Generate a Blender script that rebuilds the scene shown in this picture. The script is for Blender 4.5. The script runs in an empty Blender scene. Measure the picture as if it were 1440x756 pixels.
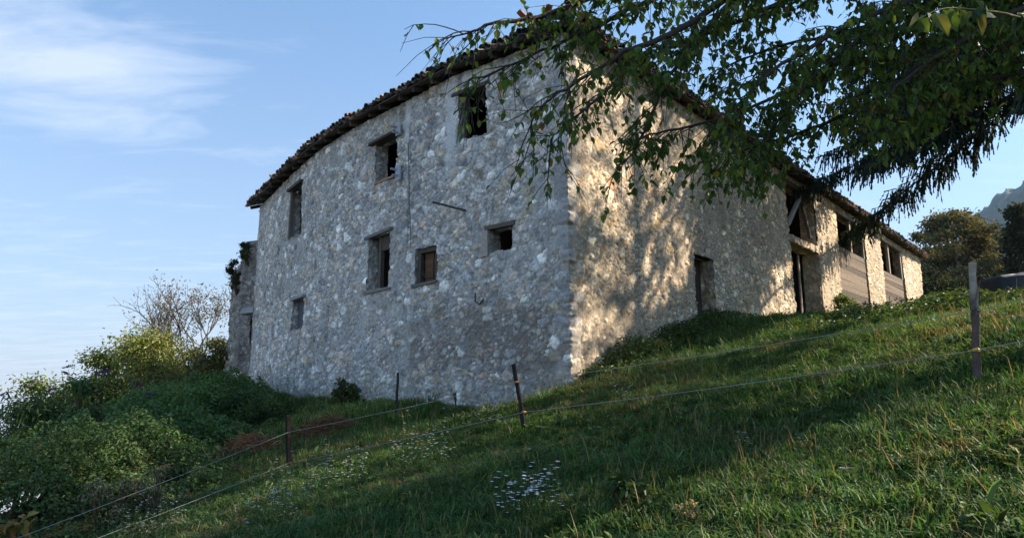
import bpy, math, random
import numpy as np
from mathutils import Vector, Euler
rng = np.random.default_rng(7)
random.seed(7)
R = math.radians
SC = bpy.context.scene
COL = SC.collection

# ------------------------------------------------------------------ camera, sky, sun, exposure
PITCH = math.atan(182 / 960)
cam_d = bpy.data.cameras.new('camera'); cam = bpy.data.objects.new('camera', cam_d); COL.objects.link(cam)
cam_d.sensor_width = 36; cam_d.lens = 24.0; cam_d.clip_start = 0.05; cam_d.clip_end = 12000
cam.location = (0, 0, 0); cam.rotation_euler = (R(90) + PITCH, 0, 0)
SC.camera = cam
SUN_AZ = (0.995, 0.10)          # horizontal direction towards the sun
SUN_EL = R(36)
SUN_STRENGTH = 5.0
SKY_STRENGTH = 0.083
SC.view_settings.view_transform = 'Standard'; SC.view_settings.look = 'None'
SC.view_settings.exposure = 1.42; SC.view_settings.gamma = 1.0
SC.render.engine = 'CYCLES'
SC.cycles.max_bounces = 6; SC.cycles.diffuse_bounces = 3; SC.cycles.transparent_max_bounces = 8
SC.cycles.use_denoising = True

world = bpy.data.worlds.new('World'); SC.world = world; world.use_nodes = True
nt = world.node_tree; nt.nodes.clear()
W = lambda t: nt.nodes.new(t)
out = W('ShaderNodeOutputWorld'); bg = W('ShaderNodeBackground'); bg.inputs[1].default_value = SKY_STRENGTH
sky = W('ShaderNodeTexSky'); sky.sky_type = 'NISHITA'; sky.sun_disc = False
sky.sun_elevation = SUN_EL; sky.sun_rotation = math.atan2(SUN_AZ[0], SUN_AZ[1])
sky.air_density = 1.0; sky.dust_density = 0.25; sky.ozone_density = 2.2; sky.altitude = 400
geo = W('ShaderNodeTexCoord')
sep = W('ShaderNodeSeparateXYZ'); nt.links.new(geo.outputs['Generated'], sep.inputs[0])
def wmath(op, a, b=None, clamp=False):
    m = W('ShaderNodeMath'); m.operation = op; m.use_clamp = clamp
    for i, v in enumerate((a, b)):
        if v is None: continue
        if isinstance(v, (int, float)): m.inputs[i].default_value = v
        else: nt.links.new(v, m.inputs[i])
    return m.outputs[0]
# cirrus lie on a high flat layer: x/z, y/z
zz = wmath('ADD', sep.outputs[2], 0.06)
cx = wmath('DIVIDE', sep.outputs[0], zz); cy = wmath('DIVIDE', sep.outputs[1], zz)
comb = W('ShaderNodeCombineXYZ'); nt.links.new(cx, comb.inputs[0]); nt.links.new(cy, comb.inputs[1])
mp = W('ShaderNodeMapping'); mp.inputs['Rotation'].default_value = (0, 0, R(25)); mp.inputs['Scale'].default_value = (1.1, 3.0, 1)
nt.links.new(comb.outputs[0], mp.inputs[0])
nz = W('ShaderNodeTexNoise'); nz.inputs['Scale'].default_value = 1.6; nz.inputs['Detail'].default_value = 9; nz.inputs['Roughness'].default_value = 0.62; nz.inputs['Distortion'].default_value = 0.5
nt.links.new(mp.outputs[0], nz.inputs['Vector'])
# a large bank of cirrus in one part of the sky
dx = wmath('MULTIPLY', wmath('ADD', cx, 1.16), 1 / 0.38); dy = wmath('MULTIPLY', wmath('ADD', cy, -1.66), 1 / 0.42)
r2 = wmath('ADD', wmath('MULTIPLY', dx, dx), wmath('MULTIPLY', dy, dy))
bank = wmath('EXPONENT', wmath('MULTIPLY', r2, -1.0))
# low streaks near the horizon
low = wmath('MULTIPLY', wmath('SUBTRACT', 0.42, sep.outputs[2], True), 1.0)
cov = wmath('ADD', wmath('MULTIPLY', bank, 0.40), wmath('MULTIPLY', low, 0.55))
cl = wmath('MULTIPLY', wmath('SUBTRACT', wmath('ADD', nz.outputs[0], cov), 0.62), 2.6, True)
cl = wmath('MULTIPLY', cl, 0.66)
mix = W('ShaderNodeMixRGB'); mix.inputs[2].default_value = (4.3, 4.7, 5.5, 1)
# clear autumn air: a deeper blue overhead and a less glaring horizon than the model's
hor = wmath('SUBTRACT', 1.0, wmath('MULTIPLY', wmath('EXPONENT', wmath('MULTIPLY', wmath('ABSOLUTE', sep.outputs[2]), -7.0)), 0.44))
tint = W('ShaderNodeMixRGB'); tint.blend_type = 'MULTIPLY'; nt.links.new(wmath('MULTIPLY', sep.outputs[2], 2.0, True), tint.inputs[0]); tint.inputs[2].default_value = (0.89, 1.15, 1.22, 1); nt.links.new(sky.outputs[0], tint.inputs[1])
hs_ = W('ShaderNodeVectorMath'); hs_.operation = 'SCALE'; nt.links.new(tint.outputs[0], hs_.inputs[0]); nt.links.new(hor, hs_.inputs['Scale'])
pale = W('ShaderNodeMixRGB'); pale.inputs[2].default_value = (2.75, 3.12, 3.70, 1); nt.links.new(hs_.outputs[0], pale.inputs[1])
nt.links.new(wmath('MULTIPLY', wmath('EXPONENT', wmath('MULTIPLY', wmath('ABSOLUTE', sep.outputs[2]), -3.2)), 0.85), pale.inputs[0])
nt.links.new(cl, mix.inputs[0]); nt.links.new(pale.outputs[0], mix.inputs[1])
nt.links.new(mix.outputs[0], bg.inputs[0]); nt.links.new(bg.outputs[0], out.inputs[0])

sun_d = bpy.data.lights.new('sun', 'SUN'); sun_d.energy = SUN_STRENGTH; sun_d.angle = R(0.53); sun_d.color = (1.0, 0.88, 0.72)
sun = bpy.data.objects.new('sun', sun_d); COL.objects.link(sun)
sdir = Vector((SUN_AZ[0] * math.cos(SUN_EL), SUN_AZ[1] * math.cos(SUN_EL), math.sin(SUN_EL))).normalized()
sun.rotation_euler = sdir.to_track_quat('Z', 'Y').to_euler(); sun.location = (30, 20, 40)

# ------------------------------------------------------------------ picture-to-place helpers (photo pixels of 1440 x 756)
CP, SP = math.cos(PITCH), math.sin(PITCH)
def ray(u, v):
    a = 378 - v
    return np.array([u - 720.0, 960 * CP - a * SP, 960 * SP + a * CP])
def at(u, v, Y):
    r = ray(u, v); return r * (Y / r[1])

# ------------------------------------------------------------------ noise
_T = np.random.default_rng(3).random((256, 256))
def vnoise(x, y):
    xi = np.floor(x).astype(int); yi = np.floor(y).astype(int); fx = x - xi; fy = y - yi
    fx = fx * fx * (3 - 2 * fx); fy = fy * fy * (3 - 2 * fy)
    g = lambda a, b: _T[a & 255, b & 255]
    return (g(xi, yi) * (1 - fx) + g(xi + 1, yi) * fx) * (1 - fy) + (g(xi, yi + 1) * (1 - fx) + g(xi + 1, yi + 1) * fx) * fy
def fbm(x, y, o=4):
    s = 0; a = 0.5; t = 0
    for i in range(o):
        s = s + a * vnoise(x * 2 ** i + 17.3 * i, y * 2 ** i + 9.1 * i); t += a; a *= 0.5
    return s / t
def sstep(a, b, x):
    t = np.clip((x - a) / (b - a), 0, 1); return t * t * (3 - 2 * t)

# ------------------------------------------------------------------ mesh helpers
def mesh_arrays(name, verts, faces, mat, parent=None, col=None, smooth=False):
    """verts (n,3); faces: list of (m,k) int arrays; col (n,3)"""
    me = bpy.data.meshes.new(name)
    verts = np.asarray(verts, np.float32)
    faces = [np.asarray(f, np.int32) for f in faces if len(f)]
    loops = np.concatenate([f.ravel() for f in faces]); sizes = np.concatenate([np.full(len(f), f.shape[1], np.int32) for f in faces])
    starts = np.concatenate([[0], np.cumsum(sizes)[:-1]]).astype(np.int32)
    me.vertices.add(len(verts)); me.vertices.foreach_set('co', verts.ravel())
    me.loops.add(len(loops)); me.loops.foreach_set('vertex_index', loops)
    me.polygons.add(len(sizes)); me.polygons.foreach_set('loop_start', starts); me.polygons.foreach_set('loop_total', sizes)
    me.polygons.foreach_set('use_smooth', np.full(len(sizes), bool(smooth)))
    me.update(calc_edges=True); me.validate()
    if col is not None:
        ca = me.color_attributes.new('col', 'FLOAT_COLOR', 'POINT')
        c4 = np.ones((len(verts), 4), np.float32); c4[:, :3] = col; ca.data.foreach_set('color', c4.ravel())
    if mat: me.materials.append(mat)
    o = bpy.data.objects.new(name, me)
    if parent is not False: COL.objects.link(o)
    if parent: o.parent = parent
    return o

class MB:
    """collects shapes into one mesh"""
    def __init__(s): s.v = []; s.f3 = []; s.f4 = []; s.c = []; s.n = 0
    def add(s, v, f, col=(.3, .3, .3)):
        v = np.asarray(v, float); f = np.asarray(f, int)
        if len(f) == 0: return
        s.v.append(v); (s.f4 if f.shape[1] == 4 else s.f3).append(f + s.n)
        c = np.asarray(col, float); s.c.append(np.broadcast_to(c, (len(v), 3))); s.n += len(v)
    def box(s, c, X, Y, Z, col=(.3, .3, .3), jit=0.0):
        """c centre, X Y Z half-vectors"""
        c = np.asarray(c, float); X, Y, Z = (np.asarray(a, float) for a in (X, Y, Z))
        v = np.array([c + a * X + b * Y + d * Z for d in (-1, 1) for b in (-1, 1) for a in (-1, 1)])
        if jit: v = v + rng.normal(0, jit, v.shape)
        s.add(v, [(0, 2, 3, 1), (4, 5, 7, 6), (0, 1, 5, 4), (2, 6, 7, 3), (0, 4, 6, 2), (1, 3, 7, 5)], col)
    def beam(s, a, b, w, h, up=(0, 0, 1), col=(.3, .3, .3), jit=0.0):
        a = np.asarray(a, float); b = np.asarray(b, float); d = b - a; L = np.linalg.norm(d); d /= L
        u = np.asarray(up, float); x = np.cross(d, u); x /= np.linalg.norm(x); u = np.cross(x, d)
        s.box((a + b) / 2, x * w / 2, d * L / 2, u * h / 2, col, jit)
    def tube(s, pts, rad, k=6, col=(.3, .3, .3), cap=True, rough=0.0):
        pts = np.asarray(pts, float); n = len(pts); rad = np.broadcast_to(np.asarray(rad, float), (n,))
        t = np.gradient(pts, axis=0); t /= np.linalg.norm(t, axis=1, keepdims=True) + 1e-9
        ref = np.array([0.0, 0, 1]) if abs(t[:, 2]).mean() < 0.85 else np.array([1.0, 0, 0])
        x = np.cross(t, ref); x /= np.linalg.norm(x, axis=1, keepdims=True) + 1e-9; y = np.cross(t, x)
        a = np.arange(k) * 2 * math.pi / k
        rr = rad[:, None] * (1 + (rng.normal(0, rough, (n, k)) if rough else 0))
        v = pts[:, None] + rr[..., None] * (np.cos(a)[None, :, None] * x[:, None] + np.sin(a)[None, :, None] * y[:, None])
        i = np.arange(n - 1)[:, None] * k; j = np.arange(k)[None]; j2 = (j + 1) % k
        f = np.stack([i + j, i + j2, i + k + j2, i + k + j], -1).reshape(-1, 4)
        s.add(v.reshape(-1, 3), f, col)
        if cap and k >= 3:
            c0 = v[-1]; m = np.vstack([c0, pts[-1:]])
            s.add(m, [(q, (q + 1) % k, k) for q in range(k)], col)
    def leaves(s, P, D, N, L, Wd, col, fold=0.25):
        """oval leaves folded along the midrib"""
        n = len(P)
        if n == 0: return
        L = np.broadcast_to(np.asarray(L, float), (n,))[:, None]; Wd = np.broadcast_to(np.asarray(Wd, float), (n,))[:, None]
        D = D / (np.linalg.norm(D, axis=1, keepdims=True) + 1e-9)
        X = np.cross(D, N); X /= np.linalg.norm(X, axis=1, keepdims=True) + 1e-9; N = np.cross(X, D)
        b = P; t = P + D * L - N * L * 0.08
        l1 = P + D * L * .28 + X * Wd * .5 + N * Wd * fold; r1 = P + D * L * .28 - X * Wd * .5 + N * Wd * fold
        l2 = P + D * L * .68 + X * Wd * .38 + N * Wd * fold * .7; r2 = P + D * L * .68 - X * Wd * .38 + N * Wd * fold * .7
        v = np.stack([b, l1, l2, t, r2, r1], 1).reshape(-1, 3)
        i = np.arange(n)[:, None] * 6
        f = np.concatenate([i + np.array([[0, 3, 2, 1]]), i + np.array([[0, 5, 4, 3]])])
        s.add(v, f, np.repeat(np.broadcast_to(col, (n, 3)), 6, 0))
    def build(s, name, mat, parent=None, smooth=False):
        v = np.concatenate(s.v); c = np.concatenate(s.c)
        fs = []
        if s.f4: fs.append(np.concatenate(s.f4))
        if s.f3: fs.append(np.concatenate(s.f3))
        return mesh_arrays(name, v, fs, mat, parent, c, smooth)

def empty(name, loc=(0, 0, 0)):
    o = bpy.data.objects.new(name, None); COL.objects.link(o); o.location = loc; o.empty_display_size = 0.2; return o
def tag(o, label=None, cat=None, group=None, kind=None):
    if label: o['label'] = label
    if cat: o['category'] = cat
    if group: o['group'] = group
    if kind: o['kind'] = kind
    return o

# ------------------------------------------------------------------ materials
def new_mat(name):
    m = bpy.data.materials.new(name); m.use_nodes = True; n = m.node_tree; n.nodes.clear()
    o = n.nodes.new('ShaderNodeOutputMaterial'); p = n.nodes.new('ShaderNodeBsdfPrincipled'); n.links.new(p.outputs[0], o.inputs[0])
    return m, n, p, o
def attr_mat(name, rough=0.9, noise_scale=30, noise_amt=0.35, bump=0.0, bump_scale=60, stretch=(1, 1, 1), spec=0.2):
    m, n, p, o = new_mat(name)
    a = n.nodes.new('ShaderNodeAttribute'); a.attribute_name = 'col'
    tc = n.nodes.new('ShaderNodeTexCoord'); mp = n.nodes.new('ShaderNodeMapping'); mp.inputs['Scale'].default_value = stretch
    n.links.new(tc.outputs['Object'], mp.inputs[0])
    nz = n.nodes.new('ShaderNodeTexNoise'); nz.inputs['Scale'].default_value = noise_scale; nz.inputs['Detail'].default_value = 6; nz.inputs['Roughness'].default_value = .65
    n.links.new(mp.outputs[0], nz.inputs['Vector'])
    mr = n.nodes.new('ShaderNodeMapRange'); mr.inputs[1].default_value = .25; mr.inputs[2].default_value = .75; mr.inputs[3].default_value = 1 - noise_amt; mr.inputs[4].default_value = 1 + noise_amt
    n.links.new(nz.outputs[0], mr.inputs[0])
    mx = n.nodes.new('ShaderNodeVectorMath'); mx.operation = 'SCALE'; n.links.new(a.outputs['Color'], mx.inputs[0]); n.links.new(mr.outputs[0], mx.inputs['Scale'])
    n.links.new(mx.outputs[0], p.inputs['Base Color']); p.inputs['Roughness'].default_value = rough; p.inputs['Specular IOR Level'].default_value = spec
    if bump:
        nb = n.nodes.new('ShaderNodeTexNoise'); nb.inputs['Scale'].default_value = bump_scale; nb.inputs['Detail'].default_value = 5; n.links.new(mp.outputs[0], nb.inputs['Vector'])
        bp = n.nodes.new('ShaderNodeBump'); bp.inputs['Strength'].default_value = 1; bp.inputs['Distance'].default_value = bump
        n.links.new(nb.outputs[0], bp.inputs['Height']); n.links.new(bp.outputs[0], p.inputs['Normal'])
    return m
def leaf_mat(name, trans=0.35, rough=0.55, spec=0.3, warm=(1.25, 1.15, .45)):
    m, n, p, o = new_mat(name)
    a = n.nodes.new('ShaderNodeAttribute'); a.attribute_name = 'col'
    oi = n.nodes.new('ShaderNodeObjectInfo')
    mr = n.nodes.new('ShaderNodeMapRange'); mr.inputs[3].default_value = .65; mr.inputs[4].default_value = 1.35; n.links.new(oi.outputs['Random'], mr.inputs[0])
    mx = n.nodes.new('ShaderNodeVectorMath'); mx.operation = 'SCALE'; n.links.new(a.outputs['Color'], mx.inputs[0]); n.links.new(mr.outputs[0], mx.inputs['Scale'])
    n.links.new(mx.outputs[0], p.inputs['Base Color']); p.inputs['Roughness'].default_value = rough; p.inputs['Specular IOR Level'].default_value = spec
    t = n.nodes.new('ShaderNodeBsdfTranslucent'); mm = n.nodes.new('ShaderNodeVectorMath'); mm.operation = 'MULTIPLY'; mm.inputs[1].default_value = warm
    n.links.new(mx.outputs[0], mm.inputs[0]); n.links.new(mm.outputs[0], t.inputs[0])
    ms = n.nodes.new('ShaderNodeMixShader'); ms.inputs[0].default_value = trans
    n.links.new(p.outputs[0], ms.inputs[1]); n.links.new(t.outputs[0], ms.inputs[2]); n.links.new(ms.outputs[0], o.inputs[0])
    return m
M_stone = attr_mat('rubble_stone', .95, 22, .38, .012, 70)
M_wood = attr_mat('weathered_wood', .85, 9, .45, .006, 20, (1, 1, 12))
M_plank = attr_mat('barn_boards', .85, 5, .6, .004, 25, (1, 1, 9))
M_tile = attr_mat('clay_tile', .9, 14, .45, .006, 50)
M_bark = attr_mat('bark', .95, 18, .45, .012, 30)
M_metal = attr_mat('old_iron', .6, 40, .3)
M_plaster = attr_mat('lime_plaster', .95, 12, .25, .006, 40)
M_leaf = leaf_mat('broad_leaf', .46)
M_needle = leaf_mat('needles', .15, .6)
M_grass = leaf_mat('grass_blade', .35, .6, .25, (1.15, 1.1, .6))
M_bush = leaf_mat('bush_leaf', .3, .55)
M_petal = leaf_mat('petal', .3, .7, .1, (1, 1, 1))
M_far = leaf_mat('distant_leaf', .25, .7, .1, (1.1, 1.05, .7))

# ------------------------------------------------------------------ terrain
def softplus(x, w): return w * np.logaddexp(0, x / w)
def H(x, y):
    x = np.asarray(x, float); y = np.asarray(y, float)
    p = -1.65 + .25 * x + .095 * y
    z = p - .5 * softplus(p - 1.2, .45)
    z = z - softplus(z - 5.0, .5) * .97                                       # the hilltop levels out
    z = z - .35 * softplus(-x - 15, 2.0) + softplus(-z - 90, 20) * .97         # falls away into the valley
    z = z + 1.12 * np.exp(-((x + 8) ** 2 / 36 + (y - 25) ** 2 / 50))
    z = z + .35 * np.exp(-((x - 6.5) ** 2 / 9 + (y - 18.5) ** 2 / 9))
    z = z - .34 * np.exp(-((x + .3) ** 2 / 10 + (y - 15.6) ** 2 / 5))
    near = np.exp(-(x * x + y * y) / 3600)
    z = z + near * ((fbm(x * .45 + 40, y * .45 + 40, 3) - .5) * .30 + (fbm(x * 2 + 9, y * 2 + 5, 2) - .5) * .07)
    return z
def ground_at(u, v):
    r = ray(u, v); Y = 1.5
    while Y < 120:
        p = r * (Y / r[1])
        if p[2] < H(p[0], p[1]): return np.array([p[0], p[1], float(H(p[0], p[1]))])
        Y += .03
    return p
t = np.linspace(-1, 1, 560)
ax = np.sinh(t * 6.2) / math.sinh(6.2) * 3500
gx, gy = np.meshgrid(ax + 4, ax + 10, indexing='ij')
gz = H(gx, gy)
n = len(ax)
i = np.arange(n - 1)
I, J = np.meshgrid(i, i, indexing='ij'); b = (I * n + J).ravel()
gf = np.stack([b, b + n, b + n + 1, b + 1], 1)
gcol = np.zeros((n * n, 3))
dirt = fbm(gx * .8, gy * .8, 4).ravel()[:, None]
gcol[:] = np.array([.030, .042, .014]) * (1 - dirt) + np.array([.075, .058, .03]) * dirt
M_ground = attr_mat('ground_soil', 1.0, 15, .5, .03, 25)
ground = mesh_arrays('ground', np.stack([gx.ravel(), gy.ravel(), gz.ravel()], 1), [gf], M_ground, None, gcol, True)
tag(ground, kind='structure')

# ------------------------------------------------------------------ farmhouse: plan path, heights
dR = np.array([.669, .743]); dL = np.array([-.743, .669])
def xy(u, v, Y): return at(u, v, Y)[:2]
PD, PC, PB, PA = xy(366, 290, 28.4), xy(450, 213, 22.6), xy(570, 143, 18.8), xy(799, 300, 15.0)
def catmull(P, per=60):
    P = [2 * P[0] - P[1]] + list(P) + [2 * P[-1] - P[-2]]; o = []
    for k in range(1, len(P) - 2):
        a, b_, c, d = P[k - 1:k + 3]
        for q in np.linspace(0, 1, per, endpoint=False):
            o.append(.5 * ((2 * b_) + (c - a) * q + (2 * a - 5 * b_ + 4 * c - d) * q * q + (3 * b_ - a - 3 * c + d) * q ** 3))
    o.append(P[-2]); return np.array(o)
left = catmull([PD, PC, PB, PA])
LR = 36.2
right = PA + np.linspace(0, LR, 400)[1:, None] * dR
path = np.vstack([left, right]); seg = np.linalg.norm(np.diff(path, axis=0), axis=1); ps = np.concatenate([[0], np.cumsum(seg)])
SA = ps[len(left) - 1]; SE = ps[-1]
tan = np.gradient(path, ps, axis=0); tan /= np.linalg.norm(tan, axis=1, keepdims=True)
nor = np.stack([tan[:, 1], -tan[:, 0]], 1)
kA = len(left) - 1
nl = np.array([-.669, -.743]); nor[kA - 1] = nor[kA - 2]; nor[kA + 1] = (.743, -.669); nor[kA] = (nor[kA - 2] + np.array([.743, -.669]))
def pxy(s):
    s = np.asarray(s, float)
    e = np.clip(s, 0, SE)
    x = np.interp(e, ps, path[:, 0]); y = np.interp(e, ps, path[:, 1])
    d0 = np.minimum(s, 0); d1 = np.maximum(s - SE, 0)
    return x + tan[0, 0] * d0 + tan[-1, 0] * d1, y + tan[0, 1] * d0 + tan[-1, 1] * d1
def pn(s):
    s = np.clip(np.asarray(s, float), 0, SE)
    return np.interp(s, ps, nor[:, 0]), np.interp(s, ps, nor[:, 1])
def wp(s, z, off=0.0):
    x, y = pxy(s); nx, ny = pn(s)
    return np.stack(np.broadcast_arrays(x + nx * off, y + ny * off, z), -1)
def wt(s):      # unit vector along the wall
    s = float(np.clip(s, 0, SE)); return np.array([np.interp(s, ps, tan[:, 0]), np.interp(s, ps, tan[:, 1]), 0.])
def wn(s):
    a = np.array([*pn(float(s)), 0.]); return a / np.linalg.norm(a)
ratio = path[:, 0] / path[:, 1]
def pix(u, v):
    r = ray(u, v); q = r[0] / r[1]
    if q < ratio[kA]: s = np.interp(q, ratio[:kA + 1], ps[:kA + 1])
    else: s = np.interp(q, ratio[kA:], ps[kA:])
    return float(s), float(r[2] / r[1] * pxy(s)[1])
tops = [pix(366, 290), pix(450, 213), pix(570, 143), pix(640, 106), pix(780, 52)]
tops += [(SA, tops[-1][1] + .02), (SA + 12, 8.62), (SE, pix(1285, 358)[1])]
TS = np.array([a for a, _ in tops]); TZ = np.array([c for _, c in tops])
def ztop(s): return np.interp(s, TS, TZ)

# ------------------------------------------------------------------ rubble masonry: relief and colour of every stone
_rs = np.random.default_rng(11)
NB = 512
JX, JY, WT_, RB, RC = (_rs.random((NB, NB)) for _ in range(5))
PAL = np.array([[.40, .39, .37], [.31, .31, .31], [.48, .47, .44], [.22, .22, .22], [.36, .31, .26], [.33, .29, .22], [.42, .36, .31], [.27, .28, .29], [.62, .60, .57], [.36, .25, .20]])
PAL = PAL * np.array([1.08, 1.05, 1.0])
PALW = np.cumsum([.2, .18, .15, .1, .09, .08, .08, .07, .04, .01]); PALW /= PALW[-1]
def stones(s, z, tanmix, cw=.25, ch=.15, o=0, mort=None, fill=None):
    """relief (m) and colour of rubble; tanmix 0 grey wall .. 1 tan wall; fill = how far mortar covers the stones (0..1)"""
    sh = s.shape; s = s.ravel(); z = z.ravel(); tanmix = np.broadcast_to(tanmix, sh).ravel()
    ws = s + (fbm(s * 2.3 + o, z * 2.3, 3) - .5) * .22; wz = z + (fbm(s * 1.7 + 31 + o, z * 1.7, 3) - .5) * .26
    fi = fbm(s * .55 + 7 + o, z * .55 + 3, 3) if fill is None else fill.ravel()
    def cells(cw, ch, o):
        v = wz / ch; jv = np.floor(v).astype(int)
        F1 = np.full(s.shape, 9.); F2 = F1.copy(); id1 = np.zeros((2, len(s)), int)
        for dj in (-1, 0, 1):
            j = jv + dj; uu = ws / cw + (j & 1) * .5; iu = np.floor(uu).astype(int)
            for di in (-1, 0, 1):
                i = iu + di; a, b = (i + 3 * o) & 511, (j * 7 + o) & 511
                px = i + .5 + (JX[a, b] - .5) * .8; py = j + .5 + (JY[a, b] - .5) * .7
                asp = .6 + .6 * RC[b, a]; th = (JX[b, a] - .5) * .9
                ex = (uu - px) * cw * asp; ey = (v - py) * ch; ex, ey = ex * np.cos(th) - ey * np.sin(th), ex * np.sin(th) + ey * np.cos(th)
                d = .62 * np.maximum(np.abs(ex) * .85, np.abs(ey)) + .38 * np.sqrt(ex * ex + ey * ey) - (WT_[a, b] - .5) * .3 * ch     # squarish, not round
                m = d < F1
                F2 = np.where(m, F1, np.minimum(F2, d)); id1 = np.where(m, np.stack([a, b]), id1); F1 = np.where(m, d, F1)
        return F1 + (WT_[id1[0], id1[1]] - .5) * .3 * ch, F2 - F1, id1
    D1, E1, i1 = cells(cw * 1.3, ch * 1.3, o); D2, E2, i2 = cells(cw * .62, ch * .64, o + 19)
    big = RB[i1[1], i1[0]] > .50                                       # big blocks among small rubble
    edge = np.where(big, E1, np.minimum(E2, np.where(E1 < .05, E1 + .004, 9))); F1 = np.where(big, D1, D2)
    a, b = np.where(big, i1, i2); sz = np.where(big, .95, .47)
    rb, rc, rw = RB[a, b], RC[a, b], WT_[a, b]
    rag = (fbm(s * 14 + o, z * 14, 3) - .5) * .05                       # ragged, chipped outlines
    size = (.10 + .07 * rb) * sz * 1.15 - (fi - .45) * .30 * (.5 + .5 * sz)                            # stones sink into the mortar where the fill is high
    bed = sstep(.006, .028, edge + rag * .8) * sstep(0, .022, size + rag * .9 - F1)
    fine = fbm(s * 22 + o, z * 22, 3) - .5; grit = fbm(s * 55 + o, z * 55, 2) - .5
    tilt = (fbm(s * 9 + o * 2, z * 9, 2) - .5) * .03
    disp = bed * (.018 + .030 * rc ** 2 + tilt) * (.85 + .25 * sstep(0, .09, edge)) + fine * .026 + grit * .008 - (1 - bed) * sstep(.5, .3, fi) * .012
    k = np.searchsorted(PALW, rb * .999); c = PAL[k] * (.90 + .9 * rc)[:, None]
    g = tanmix[:, None]
    c = c * (1 + (fbm(s * 7 + rb * 40, z * 9 + rc * 30, 3) - .5) * .9)[:, None]
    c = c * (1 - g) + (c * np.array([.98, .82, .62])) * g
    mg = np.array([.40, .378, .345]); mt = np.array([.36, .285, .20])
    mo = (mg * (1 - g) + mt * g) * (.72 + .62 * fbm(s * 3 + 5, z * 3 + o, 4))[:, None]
    # small chinking stones pressed into the joints
    cu, cv_ = s / .085 + (np.floor(z / .06).astype(int) & 1) * .5, z / .06; ci_, cj_ = np.floor(cu).astype(int), np.floor(cv_).astype(int); ca, cb = ci_ & 511, (cj_ * 5 + o) & 511
    cd = np.sqrt(((cu - ci_ - .5 - (JX[ca, cb] - .5) * .3) * .085) ** 2 + ((cv_ - cj_ - .5 - (JY[ca, cb] - .5) * .3) * .06) ** 2)
    chip = sstep(.008, -.004, cd - .012 - .022 * RB[cb, ca] + rag * .25) * (RC[ca, cb] > .45) * (1 - bed) * sstep(.62, .48, fi)
    mo = mo * (1 - chip[:, None]) + PAL[np.searchsorted(PALW, RB[ca, cb] * .999)] * (.8 + .5 * RC[cb, ca])[:, None] * chip[:, None]; disp = disp + chip * .016
    c = mo * (1 - bed[:, None]) + c * bed[:, None]
    c = c * (.80 + .36 * fbm(s * 2.6 + 3, z * .22 + o, 4))[:, None]      # drip streaks
    c = c * (.92 + .34 * fbm(s * .9 + o, z * .5 + 11, 3))[:, None] * (1 + fine * 1.1 + grit * .5)[:, None]
    return disp.reshape(sh), c.reshape(sh + (3,)), bed.reshape(sh)

# openings: name -> (u0, u1, v top, v bottom, depth)
OP = {'w1': (643, 683, 122, 192, .45), 'w2': (528, 557, 195, 252, .45), 'w3': (408, 424, 264, 331, .4), 'w4': (517, 547, 331, 406, .5),
      'w5': (584, 614, 347, 398, .3), 'w6': (685, 719, 318, 352, .5), 'w7': (411, 427, 420, 462, .3),
      'd1': (980, 1006, 361, 474, .5), 'd2': (1116, 1155, 350, 478, .7), 'd3': (1108, 1145, 268, 336, .6),
      'b1': (1182, 1220, 313, 448, .5), 'b2': (1243, 1272, 338, 452, .5)}
RECT = {}
for k, (u0, u1, v0, v1, dp) in OP.items():
    um, vm = (u0 + u1) / 2, (v0 + v1) / 2
    RECT[k] = (pix(u0, vm)[0], pix(u1, vm)[0], pix(um, v1)[1], pix(um, v0)[1], dp)
RECT['b1'] = RECT['b1'][:3] + (float(ztop(RECT['b1'][0])) - .32, .5)
RECT['b2'] = RECT['b2'][:3] + (float(ztop(RECT['b2'][0])) - .32, .5)

house = empty('stone_farmhouse', (float(PA[0]), float(PA[1]), 0))
tag(house, 'long old rubble stone farmhouse with clay tile eaves on the grassy slope', 'farmhouse')
HB = Vector((-float(PA[0]), -float(PA[1]), 0))
def hpart(o, parent=None):
    """parts are built in place coordinates: undo the parent's offset"""
    p = parent or house; o.parent = p
    if p is house: o.location = HB
    return o

cols_s = np.concatenate([np.arange(0, SA, .026), np.arange(SA, SA + 16, .027), np.arange(SA + 16, SE, .042), [SE]])
NR_ = 330
S = np.repeat(cols_s[:, None], NR_, 1)
cxs, cys = pxy(cols_s)
zb = H(cxs, cys) - .6; zt_ = ztop(cols_s)
Z = zb[:, None] + (zt_ - zb)[:, None] * np.linspace(0, 1, NR_)[None]
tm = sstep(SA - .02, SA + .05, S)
fill = fbm(S * .5 + 7, Z * .5 + 3, 4)
# smeared brown lime at the foot of the gable end, paler lime near the corner
s0, z0 = pix(690, 478); st = np.exp(-((S - s0 + .3) / 3.4) ** 2 - ((Z - z0) / 1.25) ** 2) * (.6 + .9 * fbm(S * 1.2, Z * 1.2 + 50, 3))
st = np.where(S < SA, sstep(.15, .95, st * (.35 + 1.3 * fbm(S * 2.2, Z * 2.6 + 20, 4)) + .55 * (fbm(S * 6, Z * 5, 4) - .5)), 0)
fill = fill + st * .16 + .16 * sstep(2.0, 6, S - SA) * fbm(S * .3 + 2, Z * .3 + 9, 2)
fill = fill + np.where(S < SA, -.05, .04)
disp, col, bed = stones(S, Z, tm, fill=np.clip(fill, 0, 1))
st3 = (np.clip(st, 0, 1) * (.55 + .6 * fbm(S * 1.8 + 4, Z * 1.8, 4)))[..., None] * (1 - .5 * bed[..., None])
col = col * (1 - .72 * st3) + np.array([.165, .128, .098]) * .72 * st3
mossy = np.where(S < SA, sstep(1.0, 0, Z - zb[:, None] - .6), 0)[..., None] * .35
col = col * (1 - mossy) + np.array([.20, .21, .17]) * mossy
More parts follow.
